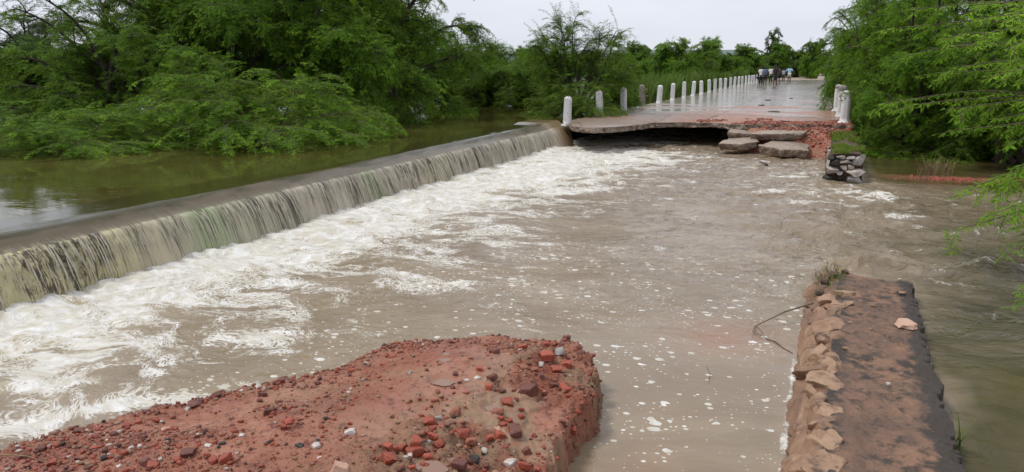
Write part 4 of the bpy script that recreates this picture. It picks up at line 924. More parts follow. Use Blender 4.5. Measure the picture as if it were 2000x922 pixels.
# ------------------------------------------------------------------ trees
def grow(p, d, L_, ns, grav, wig, r):
    pts = [np.array(p, float)]; d = np.array(d, float); d /= np.linalg.norm(d); st = L_ / ns
    for k in range(ns):
        d = d + r.normal(size=3) * wig + np.array((0, 0, grav * (k + 1) / ns)); d /= np.linalg.norm(d); pts.append(pts[-1] + d * st)
    return np.array(pts)
def along(pts, t):
    x = t * (len(pts) - 1); i = int(min(x, len(pts) - 2)); f = x - i; return pts[i] * (1 - f) + pts[i + 1] * f, (pts[i + 1] - pts[i]) / (np.linalg.norm(pts[i + 1] - pts[i]) + 1e-9)
def leaf_faces(O, D, U, Ls, r, pairs=2, bl=.06, bw=.015, droop=.25):
    """O,D: (n,3) frond base and direction. Each frond: pairs of narrow pinnae."""
    n = len(O); S = np.cross(D, U); S /= np.linalg.norm(S, axis=1)[:, None] + 1e-9; Nn = np.cross(S, D)
    Vs = []; 
    for k in range(pairs):
        t = (k + .6) / pairs
        for sg in (-1, 1):
            b = O + D * (Ls * t)[:, None]; dr = D * (.75 + .2 * r.random((n, 1))) + S * sg * (.65 + .3 * r.random((n, 1))) - np.array((0, 0, droop)) * r.random((n, 1)) * 1.6
            dr /= np.linalg.norm(dr, axis=1)[:, None]; w_ = np.cross(dr, Nn + .35 * r.normal(size=(n, 3))); w_ /= np.linalg.norm(w_, axis=1)[:, None] + 1e-9
            l = bl * (.7 + .6 * r.random((n, 1))); q = bw * (.7 + .5 * r.random((n, 1)))
            Vs.append(np.stack([b, b + dr * l * .45 + w_ * q * .5, b + dr * l, b + dr * l * .45 - w_ * q * .5], 1))
    V = np.stack(Vs, 1); m_ = V.shape[1]; V = V.reshape(-1, 3); Fc = np.arange(n * m_ * 4).reshape(-1, 4); return V, Fc, m_
def tree_data(seed, H, Rr, limbs=12, subs=9, twigs=8, low=.35, bl=.062, bw=.017, sp=.05, droop=.3, spray=0, trunkh=.3, tipbright=.5, twl=(.45, .95), spray_az=None, pairs=2):
    r = np.random.default_rng(seed); wood = []; O, D, U, Ls, Tn = [], [], [], [], []
    nl = limbs
    for i in range(nl):
        az = 2 * math.pi * (i + r.uniform(-.3, .3)) / nl * 1.0 + (i % 3) * .7
        q = (i * .618) % 1.0
        el = R(6 + 26 * r.random()) if q < low else R(38 + 42 * r.random())
        ext = Rr / max(math.cos(el), .45); ext = min(ext, H / max(math.sin(el), .2)) * r.uniform(.85, 1.08)
        sp_ = False
        if spray and i >= nl - spray: el = R(r.uniform(34, 66)); ext = H * r.uniform(.95, 1.15); sp_ = True; az = (spray_az[(i - nl + spray) % len(spray_az)] if spray_az else az)
        base = np.array((r.normal() * .12 * Rr * .4, r.normal() * .12 * Rr * .4, 0.)); d = np.array((math.cos(az) * math.cos(el), math.sin(az) * math.cos(el), math.sin(el) + .35))
        limb = grow(base, d, ext, 9, -.16 if not sp_ else -.05, .09, r); rad = .022 * H * (1.0 if el > .6 else .6)
        wood.append(tube(limb, np.linspace(rad, rad * .22, 10), 6))
        for j in range(subs if not sp_ else subs + 3):
            t = r.uniform(.22 if not sp_ else .3, 1.0); p, tg = along(limb, t)
            a2 = r.uniform(0, 2 * math.pi); lat = np.array((math.cos(a2), math.sin(a2), r.uniform(-.25, .6))); outw = np.array((p[0], p[1], 0.)); outw /= np.linalg.norm(outw) + 1e-6
            d2 = tg * .7 + lat * .75 + outw * .35; l2 = Rr * r.uniform(.28, .50) * (1.15 - .35 * t) * (1 if not sp_ else .6)
            sub = grow(p, d2, l2, 6, -.22 * droop / .3, .12, r); wood.append(tube(sub, np.linspace(rad * .3, rad * .08, 7), 4))
            for k in range(twigs):
                t3 = r.uniform(.12, 1.0); p3, tg3 = along(sub, t3); a3 = r.uniform(0, 2 * math.pi); d3 = tg3 * .8 + np.array((math.cos(a3), math.sin(a3), r.uniform(-.2, .45))) * .8
                l3 = r.uniform(*twl); tw = grow(p3, d3, l3, 4, -.38 * droop / .3, .1, r); 
                if tw[:, 2].min() < .03: tw[:, 2] = np.maximum(tw[:, 2], .03 + .08 * r.random())
                wood.append(tube(tw, np.linspace(.006, .002, 5), 3))
                nf = int(l3 / sp); ts = (np.arange(nf) + r.random(nf)) / nf; br = r.uniform(0, 1)
                x = ts * 4; ii = np.minimum(x.astype(int), 3); f = (x - ii)[:, None]; pp = tw[ii] * (1 - f) + tw[ii + 1] * f; tt = tw[ii + 1] - tw[ii]; tt /= np.linalg.norm(tt, axis=1)[:, None]
                sd_ = np.cross(tt, np.array((0, 0, 1.))); sd_ /= np.linalg.norm(sd_, axis=1)[:, None] + 1e-6; sg = np.where(np.arange(nf) % 2, 1., -1.)[:, None]
                dd = tt * .6 + sd_ * sg * .8 + np.array((0, 0, -1.)) * (droop * r.random((nf, 1))) + r.normal(size=(nf, 3)) * .2; dd /= np.linalg.norm(dd, axis=1)[:, None]
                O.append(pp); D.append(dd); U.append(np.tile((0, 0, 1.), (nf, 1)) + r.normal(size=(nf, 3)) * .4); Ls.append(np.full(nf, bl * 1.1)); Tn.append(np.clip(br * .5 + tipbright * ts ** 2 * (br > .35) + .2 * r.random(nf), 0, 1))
    O, D, U, Ls, Tn = map(np.concatenate, (O, D, U, Ls, Tn)); V, Fc, m_ = leaf_faces(O, D, U, Ls, r, pairs, bl, bw, droop)
    WV, WF = cat(wood); return (WV, WF), (V, Fc, np.repeat(Tn, m_))
def dome(V, hr, dm):
    if not dm: return V
    q = np.sqrt((V[:, 0] ** 2 + V[:, 1] ** 2) / hr[1] ** 2 + (V[:, 2] / hr[0]) ** 2) + 1e-6
    lump = 1 + .10 * (fbm(np.arctan2(V[:, 1], V[:, 0]) * 1.6 + 9, V[:, 2] / hr[0] * 3, 2, 5) - .5) * 2
    q2 = np.tanh(q * 1.35) / np.tanh(1.35) * lump; return V * (1 + dm * (q2 / q - 1))[:, None]
def build_proto(name, data, leaf, bark='bark', hr=(1, 1), dm=0.):
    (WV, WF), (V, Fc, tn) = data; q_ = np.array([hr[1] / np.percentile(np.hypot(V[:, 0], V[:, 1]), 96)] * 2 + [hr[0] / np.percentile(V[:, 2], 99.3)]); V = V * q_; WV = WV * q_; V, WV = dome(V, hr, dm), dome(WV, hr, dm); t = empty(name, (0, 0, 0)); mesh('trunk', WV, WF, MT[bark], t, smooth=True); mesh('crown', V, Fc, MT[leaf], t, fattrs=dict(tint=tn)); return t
used = {}
def place(proto, px, d, H, W_, label, cat_='tree', z=-.1, base_h=1., base_r=1., rz=0, leaf=None, group=None, name=None):
    """stand a copy at photo column px, forward distance d"""
    if not used.get(proto.name): t = proto; used[proto.name] = 1; kids = list(t.children)
    else:
        t = proto.copy(); COL.objects.link(t); kids = []
        for ch in proto.children: c_ = ch.copy(); COL.objects.link(c_); c_.parent = t; kids.append(c_)
    p = W(px, 133, d); t.location = (p[0], p[1], z); t.rotation_euler = (0, 0, rz); t.scale = (W_ / base_r, W_ / base_r, H / base_h)
    if name: t.name = name
    if leaf:
        for c_ in kids:
            if c_.name.startswith('crown'):
                c_.material_slots[0].link = 'OBJECT'; c_.material_slots[0].material = MT[leaf]
    return tag(t, label, cat_, group)

A = build_proto('mesquite_tree', tree_data(1, 5.6, 3.6, 17, 13, 11, .34, droop=.22, bl=.10, bw=.029), 'leaf', hr=(5.6, 3.6), dm=.35); A_ = dict(base_h=5.6, base_r=3.6)
B = build_proto('mesquite_tree', tree_data(2, 5.2, 3.4, 17, 13, 11, .30, droop=.22, bl=.10, bw=.029), 'leaf', hr=(5.2, 3.4), dm=.35); B_ = dict(base_h=5.2, base_r=3.4)
Cc = build_proto('mesquite_bush', tree_data(3, 3.2, 2.2, 24, 8, 8, .40, droop=.12, sp=.045, bl=.075, bw=.02), 'leafb', hr=(3.2, 2.2), dm=.8); C_ = dict(base_h=3.2, base_r=2.2)
Dd = build_proto('low_bush', tree_data(4, 1.35, 2.5, 16, 8, 9, .7, sp=.04, twl=(.35, .75), tipbright=.8, bl=.07, bw=.019), 'leafb', 'barkp', (1.35, 2.5)); D_ = dict(base_h=1.35, base_r=2.5)
Ee = build_proto('mesquite_tree', tree_data(5, 3.0, 2.1, 20, 9, 8, .40, spray=9, droop=.22, sp=.042, bl=.07, spray_az=[YAW + a for a in (2.9, .2, 3.3, 1.2, 2.2, -.2, 1.7)]), 'leaf', hr=(3.9, 2.1)); E_ = dict(base_h=3.9, base_r=2.1)
Ff = build_proto('broadleaf_tree', tree_data(6, 8, 3.6, 11, 9, 9, .15, bl=.22, bw=.12, sp=.09, droop=.1, twl=(.5, .9)), 'leafd', hr=(8, 3.6), dm=.6); F_ = dict(base_h=8, base_r=3.6)
Gg = build_proto('thorn_tree', tree_data(7, 4.2, 3.0, 30, 9, 8, .30, bl=.13, bw=.05, sp=.07, droop=.08, twl=(.35, .7)), 'leafb', hr=(4.2, 3.0), dm=1.); G_ = dict(base_h=4.2, base_r=3.0)

LG = 'mesquite trees standing in the pool on the left'
place(A, 215, 21, 3.9, 2.8, 'thin feathery tree at the far left with white sky showing through', z=-.1, rz=.4, group=LG, **A_)
place(A, 430, 23, 6.6, 4.0, 'broad dark tree rising behind the low bright bush', rz=1.7, group=LG, **A_)
place(B, 640, 24, 6.4, 3.9, 'dense dark green tree in the middle of the left thicket', rz=.2, group=LG, **B_)
place(A, 745, 29, 6.6, 4.0, 'tree at the thicket edge hanging over the pool', rz=3.1, group=LG, **A_)
place(B, 785, 38, 6.2, 2.9, 'taller pale green tree with loose outline at the right end of the left thicket', rz=4.0, leaf='leafb', group=LG, **B_)
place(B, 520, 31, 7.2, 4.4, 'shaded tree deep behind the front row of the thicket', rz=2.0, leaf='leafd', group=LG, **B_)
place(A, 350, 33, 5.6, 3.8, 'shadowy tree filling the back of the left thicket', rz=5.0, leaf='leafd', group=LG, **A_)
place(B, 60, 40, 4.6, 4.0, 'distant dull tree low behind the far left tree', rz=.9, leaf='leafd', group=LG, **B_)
place(Cc, 75, 24, 2.4, 2.9, 'rounded green bush at the left edge half under water', 'bush', rz=1.2, leaf='leaf', **C_)
place(Cc, 880, 37, 3.0, 2.4, 'yellow green bush at the back end of the pool', 'bush', rz=2.2, **C_)
place(Cc, 965, 47, 3.3, 2.5, 'rounded green crown behind the end of the pool', 'bush', rz=.3, z=0, leaf='leaf', **C_)
place(Cc, 950, 34, 2.0, 2.0, 'small light green bush on the pool bank left of the spiky tree', 'bush', rz=4.2, **C_)
place(Cc, 1015, 33, 2.2, 1.8, 'feathery bush hugging the spiky tree on its left side', 'bush', rz=3.2, leaf='leaf', **C_)
place(Dd, 500, 17.2, 1.75, 2.9, 'low bright green bush spreading over the pool in front', 'bush', rz=.5, **D_)
place(Dd, 340, 17.8, 1.6, 2.6, 'low green bush left of the bright spreading one', 'bush', rz=2.5, leaf='leaf', **D_)
place(Dd, 110, 15.5, .95, 2.3, 'flat twiggy bush barely above the water at the left edge', 'bush', rz=1.1, leaf='leafb', **D_)
place(Dd, 600, 20.5, 1.5, 2.4, 'dark low bush behind the bright spreading one', 'bush', rz=3.9, leaf='leaf', **D_)
place(Dd, 705, 25.5, 1.2, 2.3, 'fringe of low foliage under the thicket edge tree', 'bush', rz=4.9, leaf='leaf', **D_)
place(Ee, 1130, 28.0, 3.55, 2.0, 'spiky tree with long arching sprays behind the nearest left post', z=-.1, rz=0, **E_)
place(Dd, 1120, 26.6, 1.3, 1.9, 'leafy skirt of the spiky tree spilling toward the road corner', 'bush', rz=.8, leaf='leaf', **D_)
place(Cc, 1200, 30.5, 1.6, 1.15, 'dark bush pressing on the third left post', 'bush', rz=2.8, leaf='leaf', **C_)
TG = 'trees in the line beyond the causeway'
far = [(1240, 95, 78, 2.6, 'G', 'leaf', 'small dark rounded crown right of the spiky tree'), (1262, 62, 112, 2.3, 'C', 'leafb', 'light green bush behind the fourth left post'),
       (1318, 58, 72, 2.3, 'G', 'leaf', 'large rounded tree behind the reeds left of the road'), (1385, 84, 70, 2.9, 'G', 'leaf', 'broad tree behind and right of the large rounded one'), (1360, 64, 100, 2.2, 'C', 'leaf', 'dark bush filling below the two rounded trees'),
       (1453, 104, 84, 3.2, 'G', 'leaf', 'domed tree above the white posts'), (1425, 100, 110, 3.2, 'G', 'leaf', 'low bush below the domed tree'), (1470, 112, 108, 3.4, 'G', 'leafb', 'bright green bush left of the walking people'),
       (1513, 170, 54, 3.0, 'F', 'leafd', 'tall dark broadleaf tree standing above the far tree line'), (1520, 130, 80, 2.9, 'G', 'leaf', 'green domed tree below the tall dark tree'), (1556, 135, 96, 3.4, 'G', 'leafd', 'dull green trees at the far end of the road'),
       (1590, 120, 74, 3.0, 'G', 'leaf', 'dark tree beside the far right road edge'), (1495, 128, 112, 3.0, 'G', 'leafd', 'dark bush behind the walking people'), (1545, 142, 112, 3.6, 'G', 'leafd', 'low dark bush closing the view down the road'), (1585, 150, 112, 3.6, 'G', 'leafd', 'brownish low bush right of the road end'),
       (1530, 240, 100, 6.5, 'F', 'leafd', 'far off tree beyond the road end'), (1570, 235, 98, 6.5, 'F', 'leafd', 'another far off tree right of the road end'), (1300, 130, 100, 4.0, 'G', 'leafd', 'background tree between the rounded crowns'), (1215, 120, 98, 4.0, 'G', 'leaf', 'background tree behind the spiky tree'),
       (1100, 80, 98, 3.4, 'G', 'leaf', 'background tree hidden behind the spiky tree'), (1030, 75, 88, 3.0, 'G', 'leaf', 'background tree between pool end and spiky tree'), (905, 60, 100, 2.6, 'G', 'leaf', 'background tree above the pool end')]
pr = dict(G=(Gg, G_), C=(Cc, C_), F=(Ff, F_))
for k, (px, d, py, w_, pk, lf, lb) in enumerate(far):
    h = W(px, py, d)[2] + .1; o_, kw = pr[pk]
    place(o_, px, d, h, w_, lb, 'tree' if h > 2.4 else 'bush', z=-.15, rz=k * 1.3, leaf=lf, group=TG, **kw)
RG = 'mesquite trees overhanging the right bank'
right_t = [(1805, 21.5, 5.2, 2.7, A, A_, 'leafb', 'big bright tree at the right with foliage down to the water'), (1990, 19.0, 5.6, 2.9, B, B_, 'leaf', 'dark tree reaching out of the right edge of the view'),
           (1740, 30, 5.6, 2.7, B, B_, 'leafb', 'tree behind the reed clump leaning over the road'), (1725, 42, 6.4, 3.0, A, A_, 'leaf', 'tree farther along the right road edge'), (1900, 29, 6.6, 3.8, A, A_, 'leaf', 'tall tree behind the big bright one'),
           (2080, 26, 6.0, 3.6, B, B_, 'leafd', 'shaded tree beyond the right edge'), (1690, 60, 6.5, 3.2, B, B_, 'leaf', 'tree at mid distance on the right road edge'), (1655, 80, 5.6, 3.0, A, A_, 'leaf', 'farther tree on the right road edge with dark foliage')]
for k, (px, d, h, w_, pr_, kw, lf, lb) in enumerate(right_t): place(pr_, px, d, h, w_, lb, z=-.72 if d < 35 else -.15, rz=k * 1.9 + .6, leaf=lf, group=RG, **kw)
place(Cc, 1655, 44, 2.2, 1.3, 'dark leafy bush overhanging the far right posts', 'bush', z=-.2, rz=.3, leaf='leafd', **C_)
place(Dd, 1850, 20.5, 1.25, 1.9, 'low bush dipping into the green water at right', 'bush', z=-.74, rz=1.3, leaf='leaf', **D_)
place(Dd, 1965, 20, 1.5, 1.9, 'low bush at the water on the right edge', 'bush', z=-.74, rz=2.9, leaf='leaf', **D_)

# far wood closing the horizon
V0, F0, T0 = [c_ for c_ in Gg.children if c_.name.startswith('crown')][0].data, None, None
nv = len(V0.vertices); co_ = np.empty(nv * 3, np.float32); V0.vertices.foreach_get('co', co_); co_ = co_.reshape(-1, 4, 3)
pick = rng.choice(len(co_), 9000, replace=False); co_ = co_[pick]; ctr = co_.mean(1, keepdims=True); co_ = ctr + (co_ - ctr) * 2.6
Vs = []
for k in range(90):
    a = R(60 + 125 * (k + rng.random()) / 90) ; d = rng.uniform(150, 230); s_ = rng.uniform(1.1, 1.6)
    q = rotz(co_.reshape(-1, 3), rng.uniform(0, 6.3)) * np.array((1.6, 1.6, s_ * .9)); x, y = d * math.cos(a), d * math.sin(a)
    if -9 < x < 4: continue
    Vs.append(q[:] + np.array((x, y, 0)))
V = np.concatenate(Vs); Fc = np.arange(len(V)).reshape(-1, 4)
tag(mesh('distant_wood', V, Fc, MT['leafd'], fattrs=dict(tint=rng.random(len(Fc)))), 'dark green band of far scrub woodland along the horizon', 'woodland', kind='stuff')

# near branches entering from the right edge: tree rooted just outside
def near_tree():
    r = np.random.default_rng(33); t = empty('mesquite_tree', (0, 0, 0), label='near tree whose bright feathery branches hang in from the right edge over the water', cat='tree')
    rootp = np.array(W(2330, 400, 8.0)); rootp[2] = -.75; t.location = rootp
    wood, O, D, U, Ls, Tn = [], [], [], [], [], []
    trunk = np.array([rootp, rootp + (.05, .1, .9), rootp + (-.05, .0, 1.9), rootp + (.1, 0, 2.9), rootp + (0, .1, 3.9)]); wood.append(tube(trunk, [.10, .09, .075, .055, .03], 8))
    def leafy(path, sp, br):
        l = np.linalg.norm(np.diff(path, axis=0), axis=1).sum(); nf = max(4, int(l / sp)); ts = (np.arange(nf) + .5) / nf
        for k, tt in enumerate(ts):
            p, tg = along(path, tt); s_ = np.cross(tg, (0, 0, 1.)); s_ /= np.linalg.norm(s_) + 1e-6; sg = 1 if k % 2 else -1
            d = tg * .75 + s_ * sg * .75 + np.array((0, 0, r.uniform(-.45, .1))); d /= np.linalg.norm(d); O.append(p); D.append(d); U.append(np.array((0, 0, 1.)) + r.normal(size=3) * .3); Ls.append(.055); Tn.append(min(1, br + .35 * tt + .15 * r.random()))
    tips = [(1852, 385, 7.4, .8), (1870, 372, 7.3, .7), (1845, 458, 7.2, .75), (1925, 425, 6.8, .6), (1985, 450, 6.6, .3), (1965, 500, 6.6, .5), (1972, 600, 6.2, .5), (1995, 570, 6.2, .5), (1935, 350, 7.4, .6), (1975, 330, 7.2, .3), (1960, 375, 7.3, .4),
            (1720, 60, 9.0, .55), (1760, 110, 9.0, .5), (1840, 75, 8.2, .7), (1905, 40, 7.4, .8), (1880, 130, 7.8, .5), (1930, 150, 7.2, .6), (1960, 90, 7.0, .7), (1985, 200, 7.0, .4), (1940, 235, 7.5, .3), (1720, 200, 9.2, .75), (1735, 215, 9.0, .8), (1790, 150, 9.0, .5), (1850, 215, 8.3, .35), (1830, 260, 8.6, .3), (1780, 20, 8.8, .5), (1990, 20, 6.6, .7), (1970, 280, 7.2, .25), (1990, 130, 6.6, .5), (1890, 10, 7.6, .5)]
    for k, (px, py, d, br) in enumerate(tips):
        tip = np.array(W(px, py, d)); a0, _ = along(trunk, min(1, max(.25, (tip[2] + 1.1) / 4.6)))
        if 300 < py < 480 and px < 1900: a0 = a0
        midp = (a0 + tip) / 2 + np.array((0, 0, .30)) + r.normal(size=3) * .06
        ts = np.linspace(0, 1, 12)[:, None]; path = (1 - ts) ** 2 * a0 + 2 * ts * (1 - ts) * midp + ts ** 2 * tip; path += r.normal(size=path.shape) * .012
        wood.append(tube(path, np.linspace(.020, .0025, 12), 5)); leafy(path[6:], .045, br)
        for j in range(9 if py < 300 else 7):
            t0 = r.uniform(.42, .97); p, tg = along(path, t0); a = r.uniform(0, 6.3); dd = tg * .9 + np.array((math.cos(a), math.sin(a), r.uniform(-.5, .25))) * .65
            tw = grow(p, dd, r.uniform(.16, .42) * (1.3 - t0 * .6), 4, -.3, .08, r); wood.append(tube(tw, np.linspace(.004, .0015, 5), 4)); leafy(tw, .034, br)
    # one lone tuft on a thin twig
    O, D, U, Ls, Tn = np.array(O), np.array(D), np.array(U), np.array(Ls), np.array(Tn); V, Fc, m_ = leaf_faces(O, D, U, Ls, r, 2, .072, .0155, .3)
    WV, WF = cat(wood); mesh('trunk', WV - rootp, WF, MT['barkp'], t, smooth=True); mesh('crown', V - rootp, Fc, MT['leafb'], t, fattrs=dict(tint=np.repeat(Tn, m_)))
near_tree()

# ------------------------------------------------------------------ reeds
def reed(px, d, n, h, rad, label, seed, z=-.7, mat='reed', lean=.45, wd=.011, yr=1.):
    r = np.random.default_rng(seed); p = W(px, 133, d); b = np.column_stack([r.normal(0, rad, n), r.normal(0, rad * yr, n), np.zeros(n)])
    if p[0] < -6: b[:, 0] = np.where(b[:, 0] + p[0] > -7.7, -7.7 - p[0] - np.abs(r.normal(0, .5, n)), b[:, 0])
    V, Fc, tn = blades(b, h, lean, seed, wd, 6, .9); o = mesh('reed_clump', V, Fc, MT[mat], fattrs=dict(tint=tn), loc=(p[0], p[1], z)); return tag(o, label, 'reeds', 'reed clumps beside the road')
reed(1712, 24.2, 1100, 2.05, .28, 'tall reed clump beside the nearest right posts', 1, -.75)
reed(1738, 23.6, 700, 1.5, .3, 'lower reeds arching toward the water in front of the tall clump', 2, -.75, lean=.9)
reed(1690, 27, 500, 2.3, .2, 'thin tall reeds standing behind the right posts', 3, -.5)
for k, (px, d, n, h, rad, lb) in enumerate([(1262, 40, 900, 1.3, 1.0, 'yellow green reeds behind the fourth left post'), (1300, 47, 1000, 1.6, 1.1, 'reeds behind the fifth and sixth left posts'), (1345, 53, 1000, 1.8, 1.1, 'upright reeds below the rounded tree'), (1385, 62, 900, 1.7, 1.2, 'reeds left of the tenth post'),
                                            (1420, 72, 900, 1.6, 1.3, 'reeds along the distant middle posts'), (1450, 88, 900, 1.8, 1.4, 'reeds along the distant posts near the people'), (1478, 104, 900, 2.3, 1.3, 'pale tall reeds behind the people'), (1500, 118, 700, 2.9, 1.2, 'tallest pale reeds right of the people group')]):
    reed(px, d, n, h, rad, lb, 10 + k, -.2, lean=.35, wd=.02 + d * .0003)
reed(1235, 33, 400, .9, .5, 'sparse reeds in the flooded corner behind the third post', 30, -.2)
for k, (px, py, n, h, lb) in enumerate([(1812, 338, 60, .5, 'dry straw tuft in the mud at the foot of the big bright tree'), (1845, 333, 35, .35, 'second smaller dry straw tuft in the mud')]):
    p = P(px, py, -.7); r = np.random.default_rng(70 + k); b = np.column_stack([r.normal(p[0], .12, n), r.normal(p[1], .05, n), np.full(n, -.74)]); V, Fc, tn = blades(b, h, .8, 71 + k, .006, 4); tag(mesh('dry_grass', V, Fc, MT['straw']), lb, 'grass')
# two blades in the water by the near wall
p = P(1870, 850, -.6); V, Fc, tn = blades(np.array([(p[0], p[1], -.74), (p[0] + .02, p[1] - .01, -.74), (p[0] - .01, p[1] + .03, -.74)]), .36, .35, 4, .010, 6)
tag(mesh('reed_clump', V, Fc, MT['reed'], fattrs=dict(tint=tn)), 'few wide green grass blades rising beside the near wall', 'reeds')

# ------------------------------------------------------------------ people
skin_m = m_plain('brown_skin', (.11, .06, .038), .6, .1, 20, .1); hair_m = m_plain('black_hair', (.012, .01, .009), .5, .2, 30)
def cloth(n, c): return m_plain(n, c, .85, .12, 9, .2)
def skinned(name, J, E_l, rad, mat, parent, root=0):
    keys = list(J); me = bpy.data.meshes.new(name); me.from_pydata([J[k] for k in keys], [(keys.index(a), keys.index(b)) for a, b in E_l], [])
    me.materials.append(mat); o = bpy.data.objects.new(name, me); COL.objects.link(o); o.parent = parent
    md = o.modifiers.new('skin', 'SKIN'); md.use_smooth_shade = True
    for i, k in enumerate(keys):
        r = rad[k]; me.skin_vertices[0].data[i].radius = r if isinstance(r, tuple) else (r, r); me.skin_vertices[0].data[i].use_root = (i == root)
    s = o.modifiers.new('sub', 'SUBSURF'); s.levels = s.render_levels = 1
    return o
def person(x, y, h, face, shirt, lower, lowlen, label, arms='down', step=.0, sleeve=.6, longtop=False, bag=None, backpack=None, lean=0., lpart='trousers'):
    t = empty('person', (x, y, 0.0), face, label=label, cat='person', group='people wading on the flooded road'); k = h / 1.72
    J = dict(pel=(0, 0, .95), ches=(0, lean * .5, 1.25), neck=(0, lean, 1.45), head=(0, lean + .01, 1.56), crn=(0, lean + .01, 1.69))
    rad = dict(pel=(.15, .11), ches=(.16, .11), neck=(.055, .055), head=(.082, .09), crn=(.06, .07))
    E_l = [('pel', 'ches'), ('ches', 'neck'), ('neck', 'head'), ('head', 'crn')]
    for sg, nm in ((-1, 'L'), (1, 'R')):
        st = step * sg
        J.update({nm + 'hip': (.09 * sg, 0, .88), nm + 'kn': (.10 * sg, st * .5 + .02, .48), nm + 'an': (.11 * sg, st, .07), nm + 'toe': (.12 * sg, st + .14, .03), nm + 'sh': (.18 * sg, lean * .9, 1.40)})
        if arms == 'down': el, ha = (.25 * sg, lean + .02, 1.12), (.26 * sg, lean + .10, .86)
        elif arms == 'hips': el, ha = (.38 * sg, lean - .06, 1.16), (.19 * sg, lean + .03, 1.02)
        elif arms == 'up': el, ha = (.30 * sg, lean + .10, 1.20), (.18 * sg, lean + .22, 1.36)
        else: el, ha = (.28 * sg, lean + .03, 1.14), (.16 * sg, lean + .28, 1.10)
        J[nm + 'el'] = el; J[nm + 'ha'] = ha
        rad.update({nm + 'hip': .095, nm + 'kn': .07, nm + 'an': .052, nm + 'toe': .035, nm + 'sh': .062, nm + 'el': .042, nm + 'ha': .034})
        E_l += [('pel', nm + 'hip'), (nm + 'hip', nm + 'kn'), (nm + 'kn', nm + 'an'), (nm + 'an', nm + 'toe'), ('ches', nm + 'sh'), (nm + 'sh', nm + 'el'), (nm + 'el', nm + 'ha')]
    J = {a: tuple(c * k for c in b) for a, b in J.items()}
    sc = lambda r, m_=1.: tuple(q * k * m_ for q in r) if isinstance(r, tuple) else r * k * m_
    body = skinned('body', J, E_l, {a: sc(b) for a, b in rad.items()}, skin_m, t)
    # shirt
    ks = ['pel', 'ches', 'neck', 'Lsh', 'Rsh']; Js = {a: J[a] for a in ks}; Js['neck'] = tuple(np.array(J['neck']) - (0, 0, .03)); Rs = {a: sc(rad[a], 1.2) for a in ks}; Rs['neck'] = sc(.09); es = [('pel', 'ches'), ('ches', 'neck'), ('ches', 'Lsh'), ('ches', 'Rsh')]
    Js['hem'] = (0, 0, (.82 if not longtop else .45) * k); Rs['hem'] = (sc(.19), sc(.14)); es.append(('pel', 'hem'))
    for nm in 'LR':
        e = np.array(J[nm + 'sh']) * (1 - sleeve) + np.array(J[nm + 'el']) * sleeve if sleeve <= 1 else np.array(J[nm + 'el']) * (2 - sleeve) + np.array(J[nm + 'ha']) * (sleeve - 1)
        if sleeve > 1: Js[nm + 'el'] = J[nm + 'el']; Rs[nm + 'el'] = sc(.058); es.append((nm + 'sh', nm + 'el')); prev = nm + 'el'
        else: prev = nm + 'sh'
        Js[nm + 'cuf'] = tuple(e); Rs[nm + 'cuf'] = sc(.056); es.append((prev, nm + 'cuf'))
    skinned('shirt' if not longtop else 'long_dress', Js, es, Rs, shirt, t)
    if lower:
        Jl = {'pel': J['pel']}; Rl = {'pel': (sc(.165), sc(.13))}; el_ = []
        for nm in 'LR':
            Jl[nm + 'hip'] = J[nm + 'hip']; Rl[nm + 'hip'] = sc(.105); el_.append(('pel', nm + 'hip')); prev = nm + 'hip'
            if lowlen > .5: Jl[nm + 'kn'] = J[nm + 'kn']; Rl[nm + 'kn'] = sc(.08); el_.append((prev, nm + 'kn')); prev = nm + 'kn'; e = np.array(J[nm + 'kn']) * .25 + np.array(J[nm + 'an']) * .75
            else: e = np.array(J[nm + 'hip']) * .12 + np.array(J[nm + 'kn']) * .88
            Jl[nm + 'cuf'] = tuple(e); Rl[nm + 'cuf'] = sc(.085 if lowlen <= .5 else .068); el_.append((prev, nm + 'cuf'))
        skinned(lpart, Jl, el_, Rl, lower, t)
    V, Fc = ico(2); V = V * np.array((.092, .10, .10)) * k + np.array(J['head']) + np.array((0, -.018, .065)) * k; mesh('hair', V, Fc, hair_m, t, smooth=True)
    return t
def facing(x, y, away=True): return 0.05
wht, drk = cloth('white_cotton', (.72, .72, .72)), cloth('dark_cloth', (.02, .018, .018))
pa = P(1486, 167, 0)
def pxw(px, y0): # x on the road for photo column px at road distance y0
    r = ray(px, 150); t = y0 / r[1]; return r[0] * t
Y1 = 75.0
person(pxw(1486.5, Y1), Y1, 1.72, .1, wht, drk, 1, 'person in white shirt and dark trousers wading at the left with a black bag', step=.06, sleeve=.9)
person(pxw(1494.5, 74.2), 74.2, 1.72, 0, cloth('grey_shirt', (.16, .17, .19)), drk, .4, 'person in grey top and dark shorts carrying a blue grey backpack', step=-.08, sleeve=.6, lpart='shorts')
person(pxw(1505.5, 86), 86, 1.74, .2, wht, drk, 1, 'person in loose white shirt with bent arms, beyond the backpack wearer', arms='bent', step=.1, sleeve=1.5)
person(pxw(1514.5, 75.5), 75.5, 1.78, 0, drk, None, 0, 'person in a long black garment walking in the middle of the road', step=.07, sleeve=.8, longtop=True)
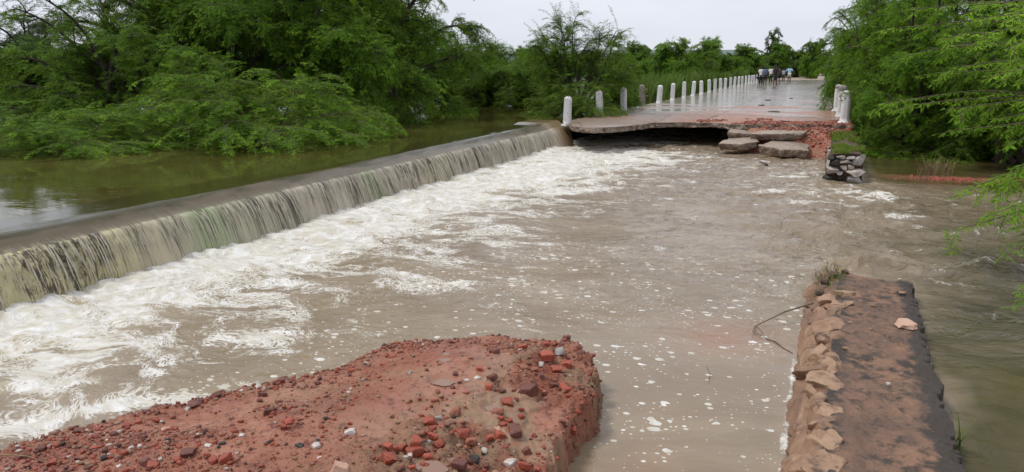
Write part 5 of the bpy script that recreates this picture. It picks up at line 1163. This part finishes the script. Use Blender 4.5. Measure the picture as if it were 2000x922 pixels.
person(pxw(1519.8, 88), 88, 1.75, -.2, cloth('brown_shirt', (.14, .065, .05)), drk, .4, 'person in brown shirt partly behind the one in black', step=.12, sleeve=.7, lpart='shorts')
person(pxw(1530.2, 100), 100, 1.50, 0, cloth('pale_blue_grey_shirt', (.33, .37, .45)), drk, 1, 'smaller person in grey blue shirt beyond the others', step=.05, sleeve=.9)
pb = person(pxw(1541.5, 92), 92, 1.78, 0, cloth('light_blue_shirt', (.40, .60, .78)), cloth('cream_shorts', (.62, .55, .44)), .4, 'person in light blue shirt and cream shorts with hands on hips', arms='hips', step=.0, sleeve=.9, lpart='shorts')
def carried(name, x, y, z, size, mat, label):
    t = empty(name, (x, y, z), label=label, cat='bag'); V, Fc = rock(size, 5, 3, .6, 4, .03); mesh('bag_body', V, Fc, mat, t, smooth=True)
    sx = size[0] * .4
    for s_ in (-1, 1):
        if name == 'backpack': pts_ = [(s_ * sx, size[1] * .5, size[2] * .75), (s_ * sx, size[1] * 1.6, size[2] * 1.05), (s_ * sx, size[1] * 2.6, size[2] * .3), (s_ * sx, size[1] * .6, -size[2] * .5)]
        else: pts_ = [(s_ * sx, 0, size[2] * .6), (s_ * sx * .5, 0, size[2] * 1.5), (0, 0, size[2] * 1.8)]
        V, Fc = tube(pts_, [.02] * len(pts_), 5); mesh('strap', V, Fc, mat, t)
carried('backpack', pxw(1494.5, 74.2), 74.2 - .23, 1.2, (.19, .12, .27), cloth('blue_grey_fabric', (.10, .13, .20)), 'blue grey backpack worn by the person in grey top')
carried('handbag', pxw(1486.5, Y1) - .30, Y1 + .05, .70, (.20, .12, .15), drk, 'black bag hanging from the hand of the person in white shirt')
# dark stones and debris lying on the wet road
for k, (px, py, s_, lb) in enumerate([(1501, 196, .12, 'dark stone on the wet road below the walking people'), (1514, 219, .16, 'flat dark clod on the reddish wet road'), (1488, 206, .10, 'thin line of dark debris on the wet road'), (1545, 193, .07, 'tiny dark stone on the right half of the wet road')]):
    p = P(px, py, 0); thing_rock('stone', (p[0], p[1], .01), (s_ * 1.6, s_, .04), 600 + k, MT['mortar'], lb, 'stone', .3)
